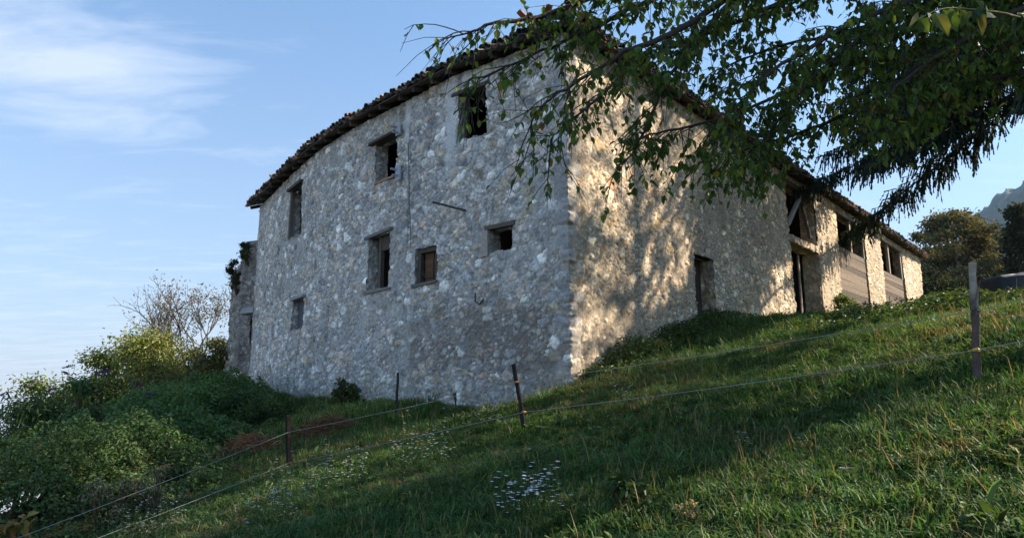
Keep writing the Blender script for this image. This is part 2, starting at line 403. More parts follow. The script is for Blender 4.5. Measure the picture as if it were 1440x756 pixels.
# flaking plaster strips
pl = np.zeros_like(S); _jag = (fbm(S * 6, Z * 6, 3) - .5) * .22
for (u, v0, v1, w) in ((634, 118, 240, .17), (573, 142, 196, .07), (662, 128, 130, .05), (668, 100, 122, .5), (785, 58, 90, .22), (790, 188, 215, .16)):
    sa, zc0 = pix(u, v0); _, zc1 = pix(u, v1)
    m = sstep(.10, -.02, np.abs(S - sa) - w + _jag) * sstep(-.15, .1, Z - zc1 + _jag) * sstep(.12, -.05, Z - zc0 + _jag)
    pl = np.maximum(pl, m * (1 if v0 != 118 else sstep(zc1, zc1 + 1.2, Z) * .6 + .4))
disp = disp * (1 - pl * .85) + pl * .022
col = col * (1 - pl[..., None]) + np.array([.66, .65, .62]) * (.8 + .35 * fbm(S * 4, Z * 4, 3))[..., None] * pl[..., None]
# a damp vertical crack line below the strip
sa, zc0 = pix(574, 250); _, zc1 = pix(582, 360)
ln = np.where(S < SA, np.exp(-((S - sa - .03 * np.sin(Z * 3)) / .035) ** 2) * sstep(zc1 - .3, zc1, Z) * sstep(zc0 + 1.8, zc0 + 1.5, Z), 0)[..., None]
col = col * (1 - .45 * ln); 
sa, zc0 = pix(421, 465); _, zc1 = pix(415, 556)
lc = np.exp(-((S - sa + .10 * np.sin(Z * 2.1)) / .075) ** 2) * sstep(zc0 + .3, zc0 - .1, Z)
lc = np.where(S < SA, lc, 0); disp = disp - lc * .22
sa2, za2 = pix(437, 505); hole = np.where(S < SA, np.exp(-((S - sa2) / .3) ** 2 - ((Z - za2) / .55) ** 2), 0); disp = disp - hole * .10
col = col * (1 - .5 * np.clip(lc + hole * .6, 0, 1))[..., None]
# quoins: bigger squared blocks at the corner, alternating
qd = np.abs(S - SA); row = np.floor(Z / .30).astype(int); ql = np.where(row & 1, .52, .32) + .1 * np.sin(row * 3.7)
onq = (qd < ql) & (S < SA + .55); qf = np.minimum(np.abs((Z / .30) % 1 - .5) * -2 + 1, 1)
qb = np.where(onq, sstep(.0, .16, qf) * sstep(0, .05, ql - qd), 0) * (vnoise(row * 1.37, row * .7 + (S > SA) * 9) * .75 + .2)
qc = np.array([.40, .395, .385]) * (.62 + .65 * vnoise(row * 5.3 + 2, (S > SA) * 7.7))[..., None]
qc = qc * np.where(S > SA, 1, 1)[..., None] * (.75 + .5 * fbm(S * 5, Z * 5, 3))[..., None]
col = col * (1 - qb[..., None] * .85) + qc * qb[..., None] * .85
disp = disp * (1 - qb * .6) + qb * (.012 + .03 * vnoise(row * 2.3, row * .3 + (S > SA) * 5))
# walls lean and belly a little
belly = (fbm(S * .22 + 3, Z * .25 + 8, 2) - .5) * .16 + .10 * sstep(4, 0, Z - zb[:, None]) * (S < SA)
off = disp * np.where(S > SA, .85, 1.) + belly * (1 - np.exp(-((S - SA) / .5) ** 2) * .9)
nx, ny = pn(cols_s)
jc = np.exp(-((S - SA) / .16) ** 2) * ((vnoise(np.floor(Z / .30) * 1.7, Z * 0 + 4) - .45) * .13 + (fbm(Z * 9, Z * 0 + 2, 3) - .5) * .13); off = off + jc
V = np.stack([cxs[:, None] + nx[:, None] * off, cys[:, None] + ny[:, None] * off, Z], -1)
keep = np.ones((len(cols_s) - 1, NR_ - 1), bool)
sc_ = (S[:-1, :-1] + S[1:, 1:]) / 2; zc_ = (Z[:-1, :-1] + Z[1:, 1:] + Z[:-1, 1:] + Z[1:, :-1]) / 4
jagS = (vnoise(sc_ * 5, zc_ * 6) - .5) * .10
for k, (a, b_, c, d, dp) in RECT.items():
    keep &= ~((sc_ > a + jagS) & (sc_ < b_ + jagS) & (zc_ > c + jagS * .6) & (zc_ < d))
idx = np.arange(len(cols_s) * NR_).reshape(len(cols_s), NR_)
F = np.stack([idx[:-1, :-1], idx[1:, :-1], idx[1:, 1:], idx[:-1, 1:]], -1)[keep]
wallV = [V.reshape(-1, 3)]; wallF = [F]; wallC = [col.reshape(-1, 3)]; nv = V.size // 3
def offs(s, z):   # belly at a point
    return float(((fbm(np.array([s * .22 + 3]), np.array([z * .25 + 8]), 2)[0] - .5) * .16) + (.10 * sstep(4, 0, z - float(H(*pxy(s))))if s < SA else 0))
for k, (a, b_, c, d, dp) in RECT.items():
    o0 = offs((a + b_) / 2, (c + d) / 2) - .0
    m = 14; g = np.linspace(0, 1, m); dd = np.linspace(.005, -dp, 12)
    def side(sf, zf, n1):
        q = np.linspace(0, 1, n1); G, D_ = np.meshgrid(q, dd, indexing='ij')
        sj, zj = sf(G), zf(G)
        dsp, cc, _ = stones(G * (d - c if n1 > 20 else b_ - a) + 3.3 * len(wallV), D_ + 5, np.full(G.shape, .0 if a < SA else 1.), .2, .16, o=len(wallV))
        P = np.stack([*pxy(sj)], -1); nn = np.stack(pn(np.full(G.shape, (a + b_) / 2)), -1); P = P + nn * (D_ + o0)[..., None]
        return np.concatenate([P, zj[..., None]], -1), cc, dsp
    for which in range(4):
        n1 = 40 if which < 2 else 16
        if which == 0: P, cc, dsp = side(lambda G: a + 0 * G, lambda G: c + (d - c) * G, n1); ins = wt(a)
        elif which == 1: P, cc, dsp = side(lambda G: b_ + 0 * G, lambda G: c + (d - c) * G, n1); ins = -wt(b_)
        elif which == 2: P, cc, dsp = side(lambda G: a + (b_ - a) * G, lambda G: c + 0 * G, n1); ins = np.array([0, 0, 1.])
        else: P, cc, dsp = side(lambda G: a + (b_ - a) * G, lambda G: d + 0 * G, n1); ins = np.array([0, 0, -1.])
        P = P + ins * (dsp - .045)[..., None]
        ii = np.arange(n1 * 12).reshape(n1, 12) + nv
        wallV.append(P.reshape(-1, 3)); wallC.append(cc.reshape(-1, 3)); wallF.append(np.stack([ii[:-1, :-1], ii[1:, :-1], ii[1:, 1:], ii[:-1, 1:]], -1).reshape(-1, 4)); nv += P.size // 3
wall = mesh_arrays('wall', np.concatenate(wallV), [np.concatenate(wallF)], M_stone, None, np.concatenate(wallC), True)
hpart(wall)

# back of the house (plain rubble), and the roof
RT = .36
inD = -wn(0) * 4.2; inE = -wn(SE) * 4.2
def deckz(s, o): return ztop(s) + .16 - o * RT
D3 = wp(0, 0.); E3 = wp(SE, 0.); Dr = D3 + inD; Er = E3 + inE; R1 = np.array([*PA, 0.]) + np.array([*(dR + dL), 0]) * 4.2
Fb = Dr + np.array([*dR, 0]) * 30
zr = 8.7 + 4.2 * RT
mb = MB()
ring = [(D3, ztop(0)), (Dr, zr + .2), (Fb, zr + .2), (Er, zr + .2), (E3, ztop(SE))]
for (p, h1), (q, h2) in zip(ring[:-1], ring[1:]):
    v = [[p[0], p[1], -4], [q[0], q[1], -4], [q[0], q[1], h2 + .05], [p[0], p[1], h1 + .05]]
    mb.add(v, [(0, 1, 2, 3)], (.27, .24, .2))
hpart(mb.build('rear_wall', M_stone))

mb = MB()
ss = np.concatenate([np.linspace(-.5, SA, 60), np.linspace(SA, SE + .35, 80)[1:]])
outer = np.array([wp(s, deckz(s, .42), .42) for s in ss])
inner = []
for s in ss:
    if s <= SA: q = max(s, 0) / SA; p = Dr * (1 - q) + R1 * q
    else: q = min(s - SA, SE - SA) / (SE - SA); p = R1 * (1 - q) + Er * q
    inner.append([p[0], p[1], zr + .15])
inner = np.array(inner); k = len(ss)
for dz, c in ((0, (.10, .075, .055)), (.035, (.13, .09, .07))):
    v = np.vstack([outer + [0, 0, dz], inner + [0, 0, dz]])
    mb.add(v, [(q, q + 1, k + q + 1, k + q) for q in range(k - 1)], c)
mb.add(np.array([[*Dr[:2], zr + .16], [*R1[:2], zr + .16], [*Er[:2], zr + .16], [*Fb[:2], zr + .16]]), [(0, 1, 2, 3)], (.13, .09, .07))
v = np.vstack([outer, outer + [0, 0, .035]]); mb.add(v, [(q, q + 1, k + q + 1, k + q) for q in range(k - 1)], (.12, .10, .08))
roof = hpart(mb.build('roof', M_wood))
# barrel tiles
tl = MB()
tcol = lambda: (np.array([(.075, .07, .062), (.105, .09, .075), (.19, .125, .095), (.055, .05, .048), (.38, .19, .11), (.26, .22, .18)])[rng.choice(6, p=[.24, .24, .20, .11, .11, .10])] * rng.uniform(.75, 1.45))
def tile(p, inn, al, up, r0, r1, L, concave, c):
    a = np.linspace(0, math.pi, 7); sg = -1 if concave else 1; v = []
    for (d, r) in ((0, r0), (L, r1)):
        for rr in (r, r - .016):
            for t_ in a: v.append(p + inn * d + al * math.cos(t_) * rr + up * sg * math.sin(t_) * rr)
    v = np.array(v); f = []
    for q in range(6):
        f += [(q, q + 1, 15 + q, 14 + q), (7 + q, 21 + q, 22 + q, 8 + q), (q, 7 + q, 8 + q, q + 1), (14 + q, 15 + q, 22 + q, 21 + q)]
    tl.add(v, f, c)
s = -.46
while s < SE + .3:
    n_ = wn(s); al = wt(s)
    sag = .05 * math.sin(s * 1.1) + .035 * math.sin(s * 2.7 + 1)
    for r_ in range(4):
        for cv in (1, 0):
            jj = rng.normal(0, .02, 3) + (rng.normal(0, .03, 3) if rng.random() < .12 else 0)
            so = s + (.105 if cv == 0 else 0); of = .50 - r_ * .36 + rng.normal(0, .025) + (.02 if cv else -.03)
            if abs(so - SA) < .3 + max(0, -of) * 1.0 and of < .2 and r_ > 0: continue
            z = deckz(so, of) + .035 + (.095 if cv else .115) + sag * .6 * (r_ * .1 + 1) * .5 + .02 * r_
            p = wp(so, z, of) + jj
            inn = -n_ * 1.0 + np.array([0, 0, RT + rng.normal(.03, .04)]); inn /= np.linalg.norm(inn)
            a2 = al + n_ * rng.normal(0, .09); a2 /= np.linalg.norm(a2); up = np.cross(a2, inn); up = up if up[2] > 0 else -up
            tile(p, inn, a2, up, .098, .082, .46, cv == 1, tcol())
    s += .205 * (1 + rng.normal(0, .05))
# hip tiles climbing from the corner and a loose heap of tiles there
hd = (R1 - np.array([*PA, 0.])); hd[2] = zr - 8.55; hd /= np.linalg.norm(hd)
al = np.cross(hd, [0, 0, 1]); al /= np.linalg.norm(al); up = np.cross(al, hd)
p0 = np.array([*PA, 8.62 + .30]) - hd * .55
for q in range(9):
    tile(p0 + hd * q * .36 + rng.normal(0, .015, 3), hd, al, up, .13, .11, .46, False, np.array([.34, .17, .10]) * rng.uniform(.6, 1.2))
for q in range(14):
    so = SA + rng.uniform(-.9, 1.2); p = wp(so, deckz(so, .2) + .24 + rng.uniform(0, .12), rng.uniform(-.1, .4))
    d_ = rng.normal(0, 1, 3) * [1, 1, .25]; d_ /= np.linalg.norm(d_); a2 = np.cross(d_, [0, 0, 1]); a2 /= np.linalg.norm(a2)
    tile(p, d_, a2, np.cross(a2, d_), .095, .08, .42, False, np.array([.36, .18, .11]) * rng.uniform(.5, 1.2))
tiles = tl.build('roof_covering', M_tile); tiles.parent = roof
# rafters
s = -.35
while s < SE + .2:
    if abs(s - SA) > .25:
        m_ = MB(); w = .095 + rng.uniform(-.02, .03); e = .36 + rng.uniform(-.1, .05)
        a_ = wp(s, deckz(s, -.5) - .075, -.5); b2 = wp(s + rng.normal(0, .03), deckz(s, e) - .075 + rng.normal(0, .01), e)
        m_.beam(a_, b2, w, .13, col=np.array([.10, .082, .066]) * rng.uniform(.6, 1.3), jit=.006)
        m_.build('rafter', M_wood).parent = roof
    s += .78 + rng.uniform(-.12, .12)

# ------------------------------------------------------------------ windows and doors of the farmhouse
WD = np.array([.085, .068, .054])
def sbeam(m, s_a, z_a, s_b, z_b, off, w, h, col, up=None, jit=.005):
    a_ = wp(s_a, z_a, off); b2 = wp(s_b, z_b, off); sm = (s_a + s_b) / 2
    m.beam(a_, b2, w, h, up=wn(sm) if up is None else up, col=col, jit=jit)
def opening(key, name, label=None):
    o = empty(name); hpart(o); tag(o, label) if label else None
    return o
def piece(m, name, parent, mat=None): o = m.build(name, mat or M_wood); o.parent = parent; return o
def lintel(key, parent, ov=.18, h=.13, out=.12, c=WD, tilt=0., drop=0.):
    a, b_, c0, d, dp = RECT[key]; m = MB(); o0 = offs(a, d)
    sbeam(m, a - ov, d + h * .4 - drop, b_ + ov * .4, d + h * .4 + tilt - drop, o0 - .12 + out, .34, h, c)
    # beam(): width is across (vertical here) so swap by using up = wall normal
    return piece(m, 'lintel', parent)
def frame(key, parent, c=WD, inset=.14, w=.09, sides='lrt'):
    a, b_, c0, d, dp = RECT[key]; o0 = offs(a, d) - inset; m = MB()
    if 'l' in sides: m.box(wp(a + w / 2 + .02, (c0 + d) / 2, o0), wt(a) * w / 2, wn(a) * .05, [0, 0, (d - c0) / 2], c, .004)
    if 'r' in sides: m.box(wp(b_ - w / 2 - .02, (c0 + d) / 2, o0), wt(b_) * w / 2, wn(b_) * .05, [0, 0, (d - c0) / 2], c, .004)
    if 't' in sides: m.box(wp((a + b_) / 2, d - w / 2 - .01, o0 - .002), wt(a) * (b_ - a) / 2, wn(a) * .048, [0, 0, w / 2], c, .004)
    return piece(m, 'frame', parent)
w1 = opening('w1', 'window', 'unglazed upper window with pale plaster down one jamb')
a, b_, c0, d, dp = RECT['w1']; m = MB()
m.box(wp((a + b_) / 2 - .05, d - .03, offs(a, d) - .10), wt(a) * ((b_ - a) / 2 + .16), wn(a) * .15, [0, 0, .06], WD * 1.3, .012); piece(m, 'lintel', w1)
frame('w1', w1, WD * .8, .3, .07)
w2 = opening('w2', 'window'); a, b_, c0, d, dp = RECT['w2']; m = MB()
m.box(wp((a + b_) / 2 - .08, d + .01, offs(a, d) + .0), wt(a) * ((b_ - a) / 2 + .12) + np.array([0, 0, .04]), wn(a) * .15, [0, 0, .04], WD * 1.1, .012); piece(m, 'lintel', w2)
m = MB(); m.box(wp((a + b_) / 2, c0 - .02, offs(a, c0) - .05), wt(a) * ((b_ - a) / 2), wn(a) * .12, [0, 0, .035], (.36, .2, .13), .012); piece(m, 'sill', w2, M_tile)
frame('w2', w2, WD * .7, .36, .06, 'r')
w3 = opening('w3', 'window'); a, b_, c0, d, dp = RECT['w3']
m = MB(); m.box(wp((a + b_) / 2, d + .02, offs(a, d) + .02), wt(a) * ((b_ - a) / 2 + .12), wn(a) * .12, [0, 0, .05], WD * 1.2, .01); piece(m, 'lintel', w3)
frame('w3', w3, WD * 2.4, .02, .10, 'l')
w4 = opening('w4', 'window', 'tall open window with a weathered wooden frame'); a, b_, c0, d, dp = RECT['w4']
m = MB(); m.box(wp((a + b_) / 2 - .04, d + .05, offs(a, d) - .03), wt(a) * ((b_ - a) / 2 + .12) + np.array([0, 0, .05]), wn(a) * .11, [0, 0, .045], (.2, .19, .175), .012); piece(m, 'lintel', w4, M_stone)
m = MB(); m.box(wp(a + .36, (c0 + d) / 2, offs(a, d) - .22), wt(a) * .06, wn(a) * .06, [0, 0, (d - c0) / 2], WD * 1.5, .005)
m.box(wp((a + b_) / 2 + .1, d - .22, offs(a, d) - .22), wt(a) * .36, wn(a) * .05, [0, 0, .2], WD * 1.2, .005); piece(m, 'frame', w4)
m = MB(); m.box(wp((a + b_) / 2, c0 - .04, offs(a, c0) - .04), wt(a) * ((b_ - a) / 2 + .12), wn(a) * .10, [0, 0, .035], (.28, .27, .25), .012); piece(m, 'sill', w4, M_stone)
w5 = opening('w5', 'window', 'small window closed by a brown board shutter'); a, b_, c0, d, dp = RECT['w5']
frame('w5', w5, WD * 1.1, .1, .11, 'lrt')
m = MB(); nb = 5; hh = (d - c0 - .12) / nb
for q in range(nb):
    m.box(wp((a + b_) / 2 + .06, c0 + hh * (q + .5), offs(a, d) - .19 + rng.normal(0, .008)), wt(a) * ((b_ - a) / 2 - .1), wn(a) * .014, [0, 0, hh / 2 - .005], np.array([.16, .088, .05]) * rng.uniform(.5, 1.25), .003)
m.box(wp(b_ - .36, (c0 + d) / 2 - .06, offs(a, d) - .165), wt(a) * .03, wn(a) * .012, [0, 0, (d - c0) / 2 - .08], np.array([.1, .06, .04]), .003); piece(m, 'shutter', w5)
m = MB(); m.box(wp((a + b_) / 2 - .02, c0 - .02, offs(a, c0) - .02), wt(a) * ((b_ - a) / 2 + .08) + np.array([0, 0, .02]), wn(a) * .10, [0, 0, .028], (.17, .16, .15), .012); piece(m, 'sill', w5, M_stone)
w6 = opening('w6', 'window'); a, b_, c0, d, dp = RECT['w6']
m = MB(); m.box(wp((a + b_) / 2, d + .03, offs(a, d) - .03), wt(a) * ((b_ - a) / 2 + .1), wn(a) * .10, [0, 0, .04], WD * 1.6, .01); piece(m, 'lintel', w6)
m = MB(); m.box(wp(a - .10, (c0 + d) / 2 - .05, offs(a, d) + .015), wt(a) * .12, wn(a) * .05, [0, 0, (d - c0) / 2 + .02], (.42, .36, .31), .012); piece(m, 'jamb', w6, M_stone)
w7 = opening('w7', 'window', 'low walled-up slit with a dark board'); a, b_, c0, d, dp = RECT['w7']
m = MB(); m.box(wp((a + b_) / 2, (c0 + d) / 2, offs(a, d) - .2), wt(a) * ((b_ - a) / 2), wn(a) * .02, [0, 0, (d - c0) / 2], (.10, .11, .125), .006); piece(m, 'shutter', w7)
m = MB(); m.box(wp((a + b_) / 2, d + .03, offs(a, d) + .02), wt(a) * ((b_ - a) / 2 + .1), wn(a) * .1, [0, 0, .05], (.3, .3, .29), .01); piece(m, 'lintel', w7, M_stone)

d1 = opening('d1', 'door', 'narrow door deep in the sunlit wall'); a, b_, c0, d, dp = RECT['d1']
m = MB(); nb = 4; wb = (b_ - a) / nb
for q in range(nb): m.box(wp(a + wb * (q + .5), (c0 + d) / 2, offs(a, d) - .42 + rng.normal(0, .006)), wt(a) * (wb / 2 - .004), wn(a) * .018, [0, 0, (d - c0) / 2], np.array([.07, .05, .035]) * rng.uniform(.7, 1.2), .003)
piece(m, 'door_leaf', d1)
m = MB(); m.box(wp((a + b_) / 2, d + .03, offs(a, d) - .10), wt(a) * ((b_ - a) / 2 + .1), wn(a) * .10, [0, 0, .05], WD * .7, .01); piece(m, 'lintel', d1)
d2 = opening('d2', 'door', 'tall barn doorway with loose upright boards'); a, b_, c0, d, dp = RECT['d2']
m = MB(); m.box(wp((a + b_) / 2, d + .13, offs(a, d) - .12), wt(a) * ((b_ - a) / 2 + .1), wn(a) * .14, [0, 0, .13], (.27, .22, .17), .012); piece(m, 'lintel', d2)
m = MB()
for q, (f0, w_, cc) in enumerate(((.08, .17, .8), (.24, .15, .55), (.55, .09, 2.6))):
    m.box(wp(a + (b_ - a) * f0 + .05, (c0 + d) / 2 - .12, offs(a, d) - .28 - .03 * q), wt(a) * w_, wn(a) * .02, [0, 0, (d - c0) / 2 - .1 - .1 * (q == 0)], WD * cc, .006)
piece(m, 'door_leaf', d2)
d3 = opening('d3', 'loft_opening', 'open hayloft hatch with a slanting timber brace'); a, b_, c0, d, dp = RECT['d3']
m = MB(); su, zu = pix(1129, 271); sa_, za_ = pix(1109, 315); sbeam(m, sa_, za_, su, zu, -.04, .16, .12, (.30, .27, .235)); piece(m, 'brace', d3)
m = MB(); sa_, za_ = pix(1145, 334); sbeam(m, su, zu, sa_, za_, -.16, .15, .12, (.12, .10, .08)); piece(m, 'brace', d3)
m = MB(); m.box(wp((a + b_) / 2, d + .02, offs(a, d) - .05), wt(a) * ((b_ - a) / 2 + .25), wn(a) * .12, [0, 0, .08], WD, .01); piece(m, 'lintel', d3)
for key, vsp, vposts in (('b1', (347, 363), (1199, 1217)), ('b2', (378, 394), (1253, 1269))):
    a, b_, c0, d, dp = RECT[key]
    bay = opening(key, 'barn_bay'); zs = pix((OP[key][0] + OP[key][1]) / 2, sum(vsp) / 2)[1]
    m = MB(); nb = 15; z0_ = c0 - .5; hh = (zs - z0_) / nb
    for q in range(nb):
        m.box(wp((a + b_) / 2, z0_ + hh * (q + .5), offs(a, d) - .10 ), wt(a) * ((b_ - a) / 2 + .02) + np.array([0, 0, rng.normal(0, .012)]), wn(a) * .02, [0, 0, hh / 2 - .004], np.array([.145, .11, .08]) * rng.choice([.55, .8, 1., 1.25]) * rng.uniform(.85, 1.15), .004)
    piece(m, 'board_panel', bay, M_plank)
    for up_ in vposts:
        sp_, _ = pix(up_, 345 if key == 'b1' else 375); m = MB()
        m.box(wp(min(sp_, b_ - .08), (zs + d) / 2, offs(a, d) - .13), wt(a) * .085, wn(a) * .07, [0, 0, (d - zs) / 2 + .02], (.30, .26, .22), .006); piece(m, 'post', bay)
    m = MB(); m.box(wp((a + b_) / 2, d + .08, offs(a, d) - .16), wt(a) * ((b_ - a) / 2 + .05), wn(a) * .13, [0, 0, .12], (.15, .115, .09), .01); piece(m, 'lintel', bay)

# iron bar, insulators and bracket fixed to the gable end
m = MB(); sa_, za_ = pix(622, 288); sb_, zb_ = pix(655, 296)
m.tube([wp(sb_, zb_, .02), wp((sa_ + sb_) / 2, (za_ + zb_) / 2, .16), wp(sa_, za_, .34)], .032, 6, (.07, .06, .055)); hpart(m.build('iron_bar', M_metal))
for (u, v, h) in ((563, 183, .34), (563, 243, .42)):
    sa_, za_ = pix(u, v); m = MB()
    m.box(wp(sa_, za_, .07), wt(sa_) * .10, wn(sa_) * .025, [0, 0, h / 2], (.40, .42, .45), .012)
    m.tube([wp(sa_ - .06, za_ + .08, .05), wp(sa_ - .12, za_ + .09, .26)], .035, 6, (.34, .36, .38))
    m.tube([wp(sa_ + .02, za_ - .10, .05), wp(sa_ - .04, za_ - .12, .26)], .035, 6, (.34, .36, .38))
    hpart(m.build('cable_bracket', M_metal))
m = MB(); sa_, za_ = pix(576, 206); sb_, zb_ = pix(580, 350)
m.tube([wp(sa_, za_ + .1, .05), wp((sa_ + sb_) / 2, (za_ + zb_) / 2, .055), wp(sb_, zb_, .05)], .014, 5, (.13, .13, .135)); hpart(m.build('cable', M_metal))
m = MB(); q = [wp(pix(u, v)[0], pix(u, v)[1], .07) for u, v in ((671, 412), (671, 424), (677, 428), (683, 421))]; m.tube(q, .018, 5, (.05, .045, .04)); hpart(m.build('iron_hook', M_metal))

# ------------------------------------------------------------------ ruined wall stub beyond the far corner
ruin = empty('ruined_wall', tuple(at(345, 545, 29.5)))
tag(ruin, 'broken stub of rubble wall topped with ivy at the far corner of the farmhouse', 'ruined wall')
q0, q1, q2 = xy(372, 430, 29.3), xy(341, 430, 29.6), xy(327, 430, 33.0)
rp = np.array([q0, q1, q2, q2 + np.array([1.2, .6]), q0 + np.array([.5, 2.0])])
rl = np.concatenate([[0], np.cumsum(np.linalg.norm(np.diff(rp, axis=0), axis=1))])
cs = np.arange(0, rl[-1], .045); X = np.interp(cs, rl, rp[:, 0]); Y_ = np.interp(cs, rl, rp[:, 1])
tq = np.gradient(np.stack([X, Y_], 1), axis=0); tq /= np.linalg.norm(tq, axis=1, keepdims=True); nq = np.stack([-tq[:, 1], tq[:, 0]], 1)
zt2 = np.interp(cs, rl, [6.75, 6.7, 5.3, 5.0, 6.4]) + (np.floor(vnoise(cs * 2.2, cs * 0 + 3) * 4) / 4 - .5) * .5
zz_ = np.linspace(0, 1, 180)[None]; S2 = np.repeat(cs[:, None], 180, 1); Z2 = -2.0 + (zt2[:, None] + 2.0) * zz_
dsp, cc, bd = stones(S2, Z2, np.full(S2.shape, .25), .34, .17, o=77); dsp = dsp * 2.0 + (np.floor(vnoise(S2 * 1.2, Z2 * 3.1) * 3) / 3) * .16
low_ = sstep(2.4, 1.4, Z2) * .18; dsp = dsp - low_ * (S2 < rl[1])
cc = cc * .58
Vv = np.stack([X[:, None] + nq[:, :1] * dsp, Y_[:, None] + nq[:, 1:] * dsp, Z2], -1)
ii = np.arange(S2.size).reshape(S2.shape); kp = np.ones((len(cs) - 1, 179), bool)
sl, sr_ = .35, .75; zlo, zhi = at(357, 500, 29.4)[2], at(357, 446, 29.4)[2]
sm_ = S2[:-1, :-1]; zm_ = Z2[:-1, :-1]; kp &= ~((sm_ > .22) & (sm_ < .55) & (zm_ > zlo) & (zm_ < zhi))
ff = np.stack([ii[:-1, :-1], ii[1:, :-1], ii[1:, 1:], ii[:-1, 1:]], -1)[kp]
Vt = np.concatenate([Vv.reshape(-1, 3), [[X.mean(), Y_.mean(), 5.6]]]); ct = np.concatenate([cc.reshape(-1, 3), [[.2, .2, .18]]])
tri = np.array([(ii[q, -1], ii[q + 1, -1], len(Vt) - 1) for q in range(len(cs) - 1)] + [(ii[-1, -1], ii[0, -1], len(Vt) - 1)])
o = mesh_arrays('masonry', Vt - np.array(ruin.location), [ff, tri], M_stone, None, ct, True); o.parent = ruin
m = MB(); pc = at(353, 438, 29.0) - np.array(ruin.location); m.box(pc, [.28, -.02, .04], [.05, .3, 0], [.02, 0, .13], (.42, .42, .41), .03); o = m.build('lintel', M_stone); o.parent = ruin
# ------------------------------------------------------------------ distance: mountain and air
na, nb_ = 320, 90; mz_n = na
az = np.linspace(.30, 1.25, na); rr = np.linspace(1500, 3300, nb_)
A_, R_ = np.meshgrid(az, rr, indexing='ij'); mx_, my_ = R_ * np.sin(A_), R_ * np.cos(A_)
prof = np.interp(A_, [.30, .46, .57, .625, .69, .75, .85, 1.25], [-140, 100, 400, 520, 610, 640, 650, 655])
dd_ = np.exp(-((R_ - 2300) / 560) ** 2)
mz = -120 + (prof + 120) * dd_ * (.95 + .10 * fbm(A_ * 14, R_ * .0025, 4)) + (fbm(A_ * 90, R_ * .02, 3) - .5) * 50 * dd_ + (_T[(np.arange(mz_n) % 256)[:, None] % 256, (np.arange(nb_) * 3)[None] % 256] - .5) * 6 * sstep(.5, .6, A_)
ii = np.arange(mz.size).reshape(mz.shape)
mcol = np.array([.045, .055, .03]) + (fbm(A_ * 60, R_ * .03, 3).ravel()[:, None] - .4) * .08
mount = mesh_arrays('mountain', np.stack([mx_, my_, mz], -1).reshape(-1, 3), [np.stack([ii[:-1, :-1], ii[1:, :-1], ii[1:, 1:], ii[:-1, 1:]], -1).reshape(-1, 4)], attr_mat('mountain_forest', 1, .02, .5), None, mcol, True)
tag(mount, kind='structure')
hz = MB(); hz.box((0, 0, 330), (4300, 0, 0), (0, 4300, 0), (0, 0, 470)); 
m, n_, p_, o_ = new_mat('air'); n_.nodes.remove(p_); pv = n_.nodes.new('ShaderNodeVolumePrincipled'); pv.inputs['Density'].default_value = 0.55e-4; pv.inputs['Color'].default_value = (.45, .68, 1, 1); pv.inputs['Anisotropy'].default_value = .25
n_.links.new(pv.outputs[0], o_.inputs['Volume'])
haze = hz.build('haze', m); tag(haze, kind='stuff')

# ------------------------------------------------------------------ plants: builders
def unit(v): return v / (np.linalg.norm(v, axis=-1, keepdims=True) + 1e-9)
def rdir(n, k=1.0): return unit(rng.normal(0, 1, (n, 3)) * [1, 1, k])
def pal(cols, n, var=.25):
    c = np.asarray(cols, float)[rng.integers(0, len(cols), n)]
    return c * rng.uniform(1 - var, 1 + var, (n, 1)) * (1 + rng.normal(0, .06, (n, 3)))
def local(mbs, org):
    for i in range(len(mbs.v)): mbs.v[i] = mbs.v[i] - org
    return mbs
def shrub(name, label, cat, base, rad, h, n, leaf, cols, mat=None, group=None, clumps=14, stemcol=(.10, .075, .05), droop=.5, stem_part='stems', leaf_part='foliage', spread=.28, flat=.6, lw=.5, parent_scale=1):
    base = np.asarray(base, float); root = empty(name, tuple(base)); tag(root, label, cat, group)
    st = MB(); lv = MB()
    th = rng.uniform(0, 2 * math.pi, clumps); q = np.sqrt(rng.uniform(0, 1, clumps))
    cz = h * (rng.uniform(.22, .97, clumps)) * (1 - .30 * q ** 2)
    C = np.stack([q * rad * np.cos(th), q * rad * np.sin(th), cz], 1)
    for c in C:
        b0 = np.array([c[0] * .06, c[1] * .06, -.2]); mid = b0 * .5 + c * .5 + rng.normal(0, .06 * rad, 3)
        st.tube([b0, mid, c, c + (c - mid) * .08], np.array([.018, .013, .008, .004]) * (h ** .6), 5, stemcol)
        for _ in range(4):
            e = c + rng.normal(0, 1, 3) * [rad * spread, rad * spread, h * .10]; e[2] = min(e[2], c[2] + .05); st.tube([mid, (mid + e) / 2 + rng.normal(0, .05, 3), e], np.array([.008, .006, .003]) * (h ** .6), 4, stemcol)
    w = rng.integers(0, clumps, n); d = rdir(n); rr_ = np.abs(rng.normal(.85, .5, n))[:, None] * rng.uniform(.6, 1.35, clumps)[w][:, None]
    sc = np.array([rad * spread, rad * spread, rad * spread * flat])
    P = C[w] + d * rr_ * sc; P[:, 2] = np.maximum(P[:, 2], .03)
    D = unit(d * .8 + rdir(n) * .9 + np.array([0, 0, -droop])); N = unit(rdir(n) * .7 + np.array([0, 0, 1.0]) + d * .3)
    lv.leaves(P, D, N, leaf * rng.uniform(.6, 1.25, n), leaf * lw * rng.uniform(.7, 1.2, n), pal(cols, n) * (.75 + .5 * rng.random((clumps, 1))[w]))
    o = st.build(stem_part, M_bark, root); o = lv.build(leaf_part, mat or M_bush, root)
    return root

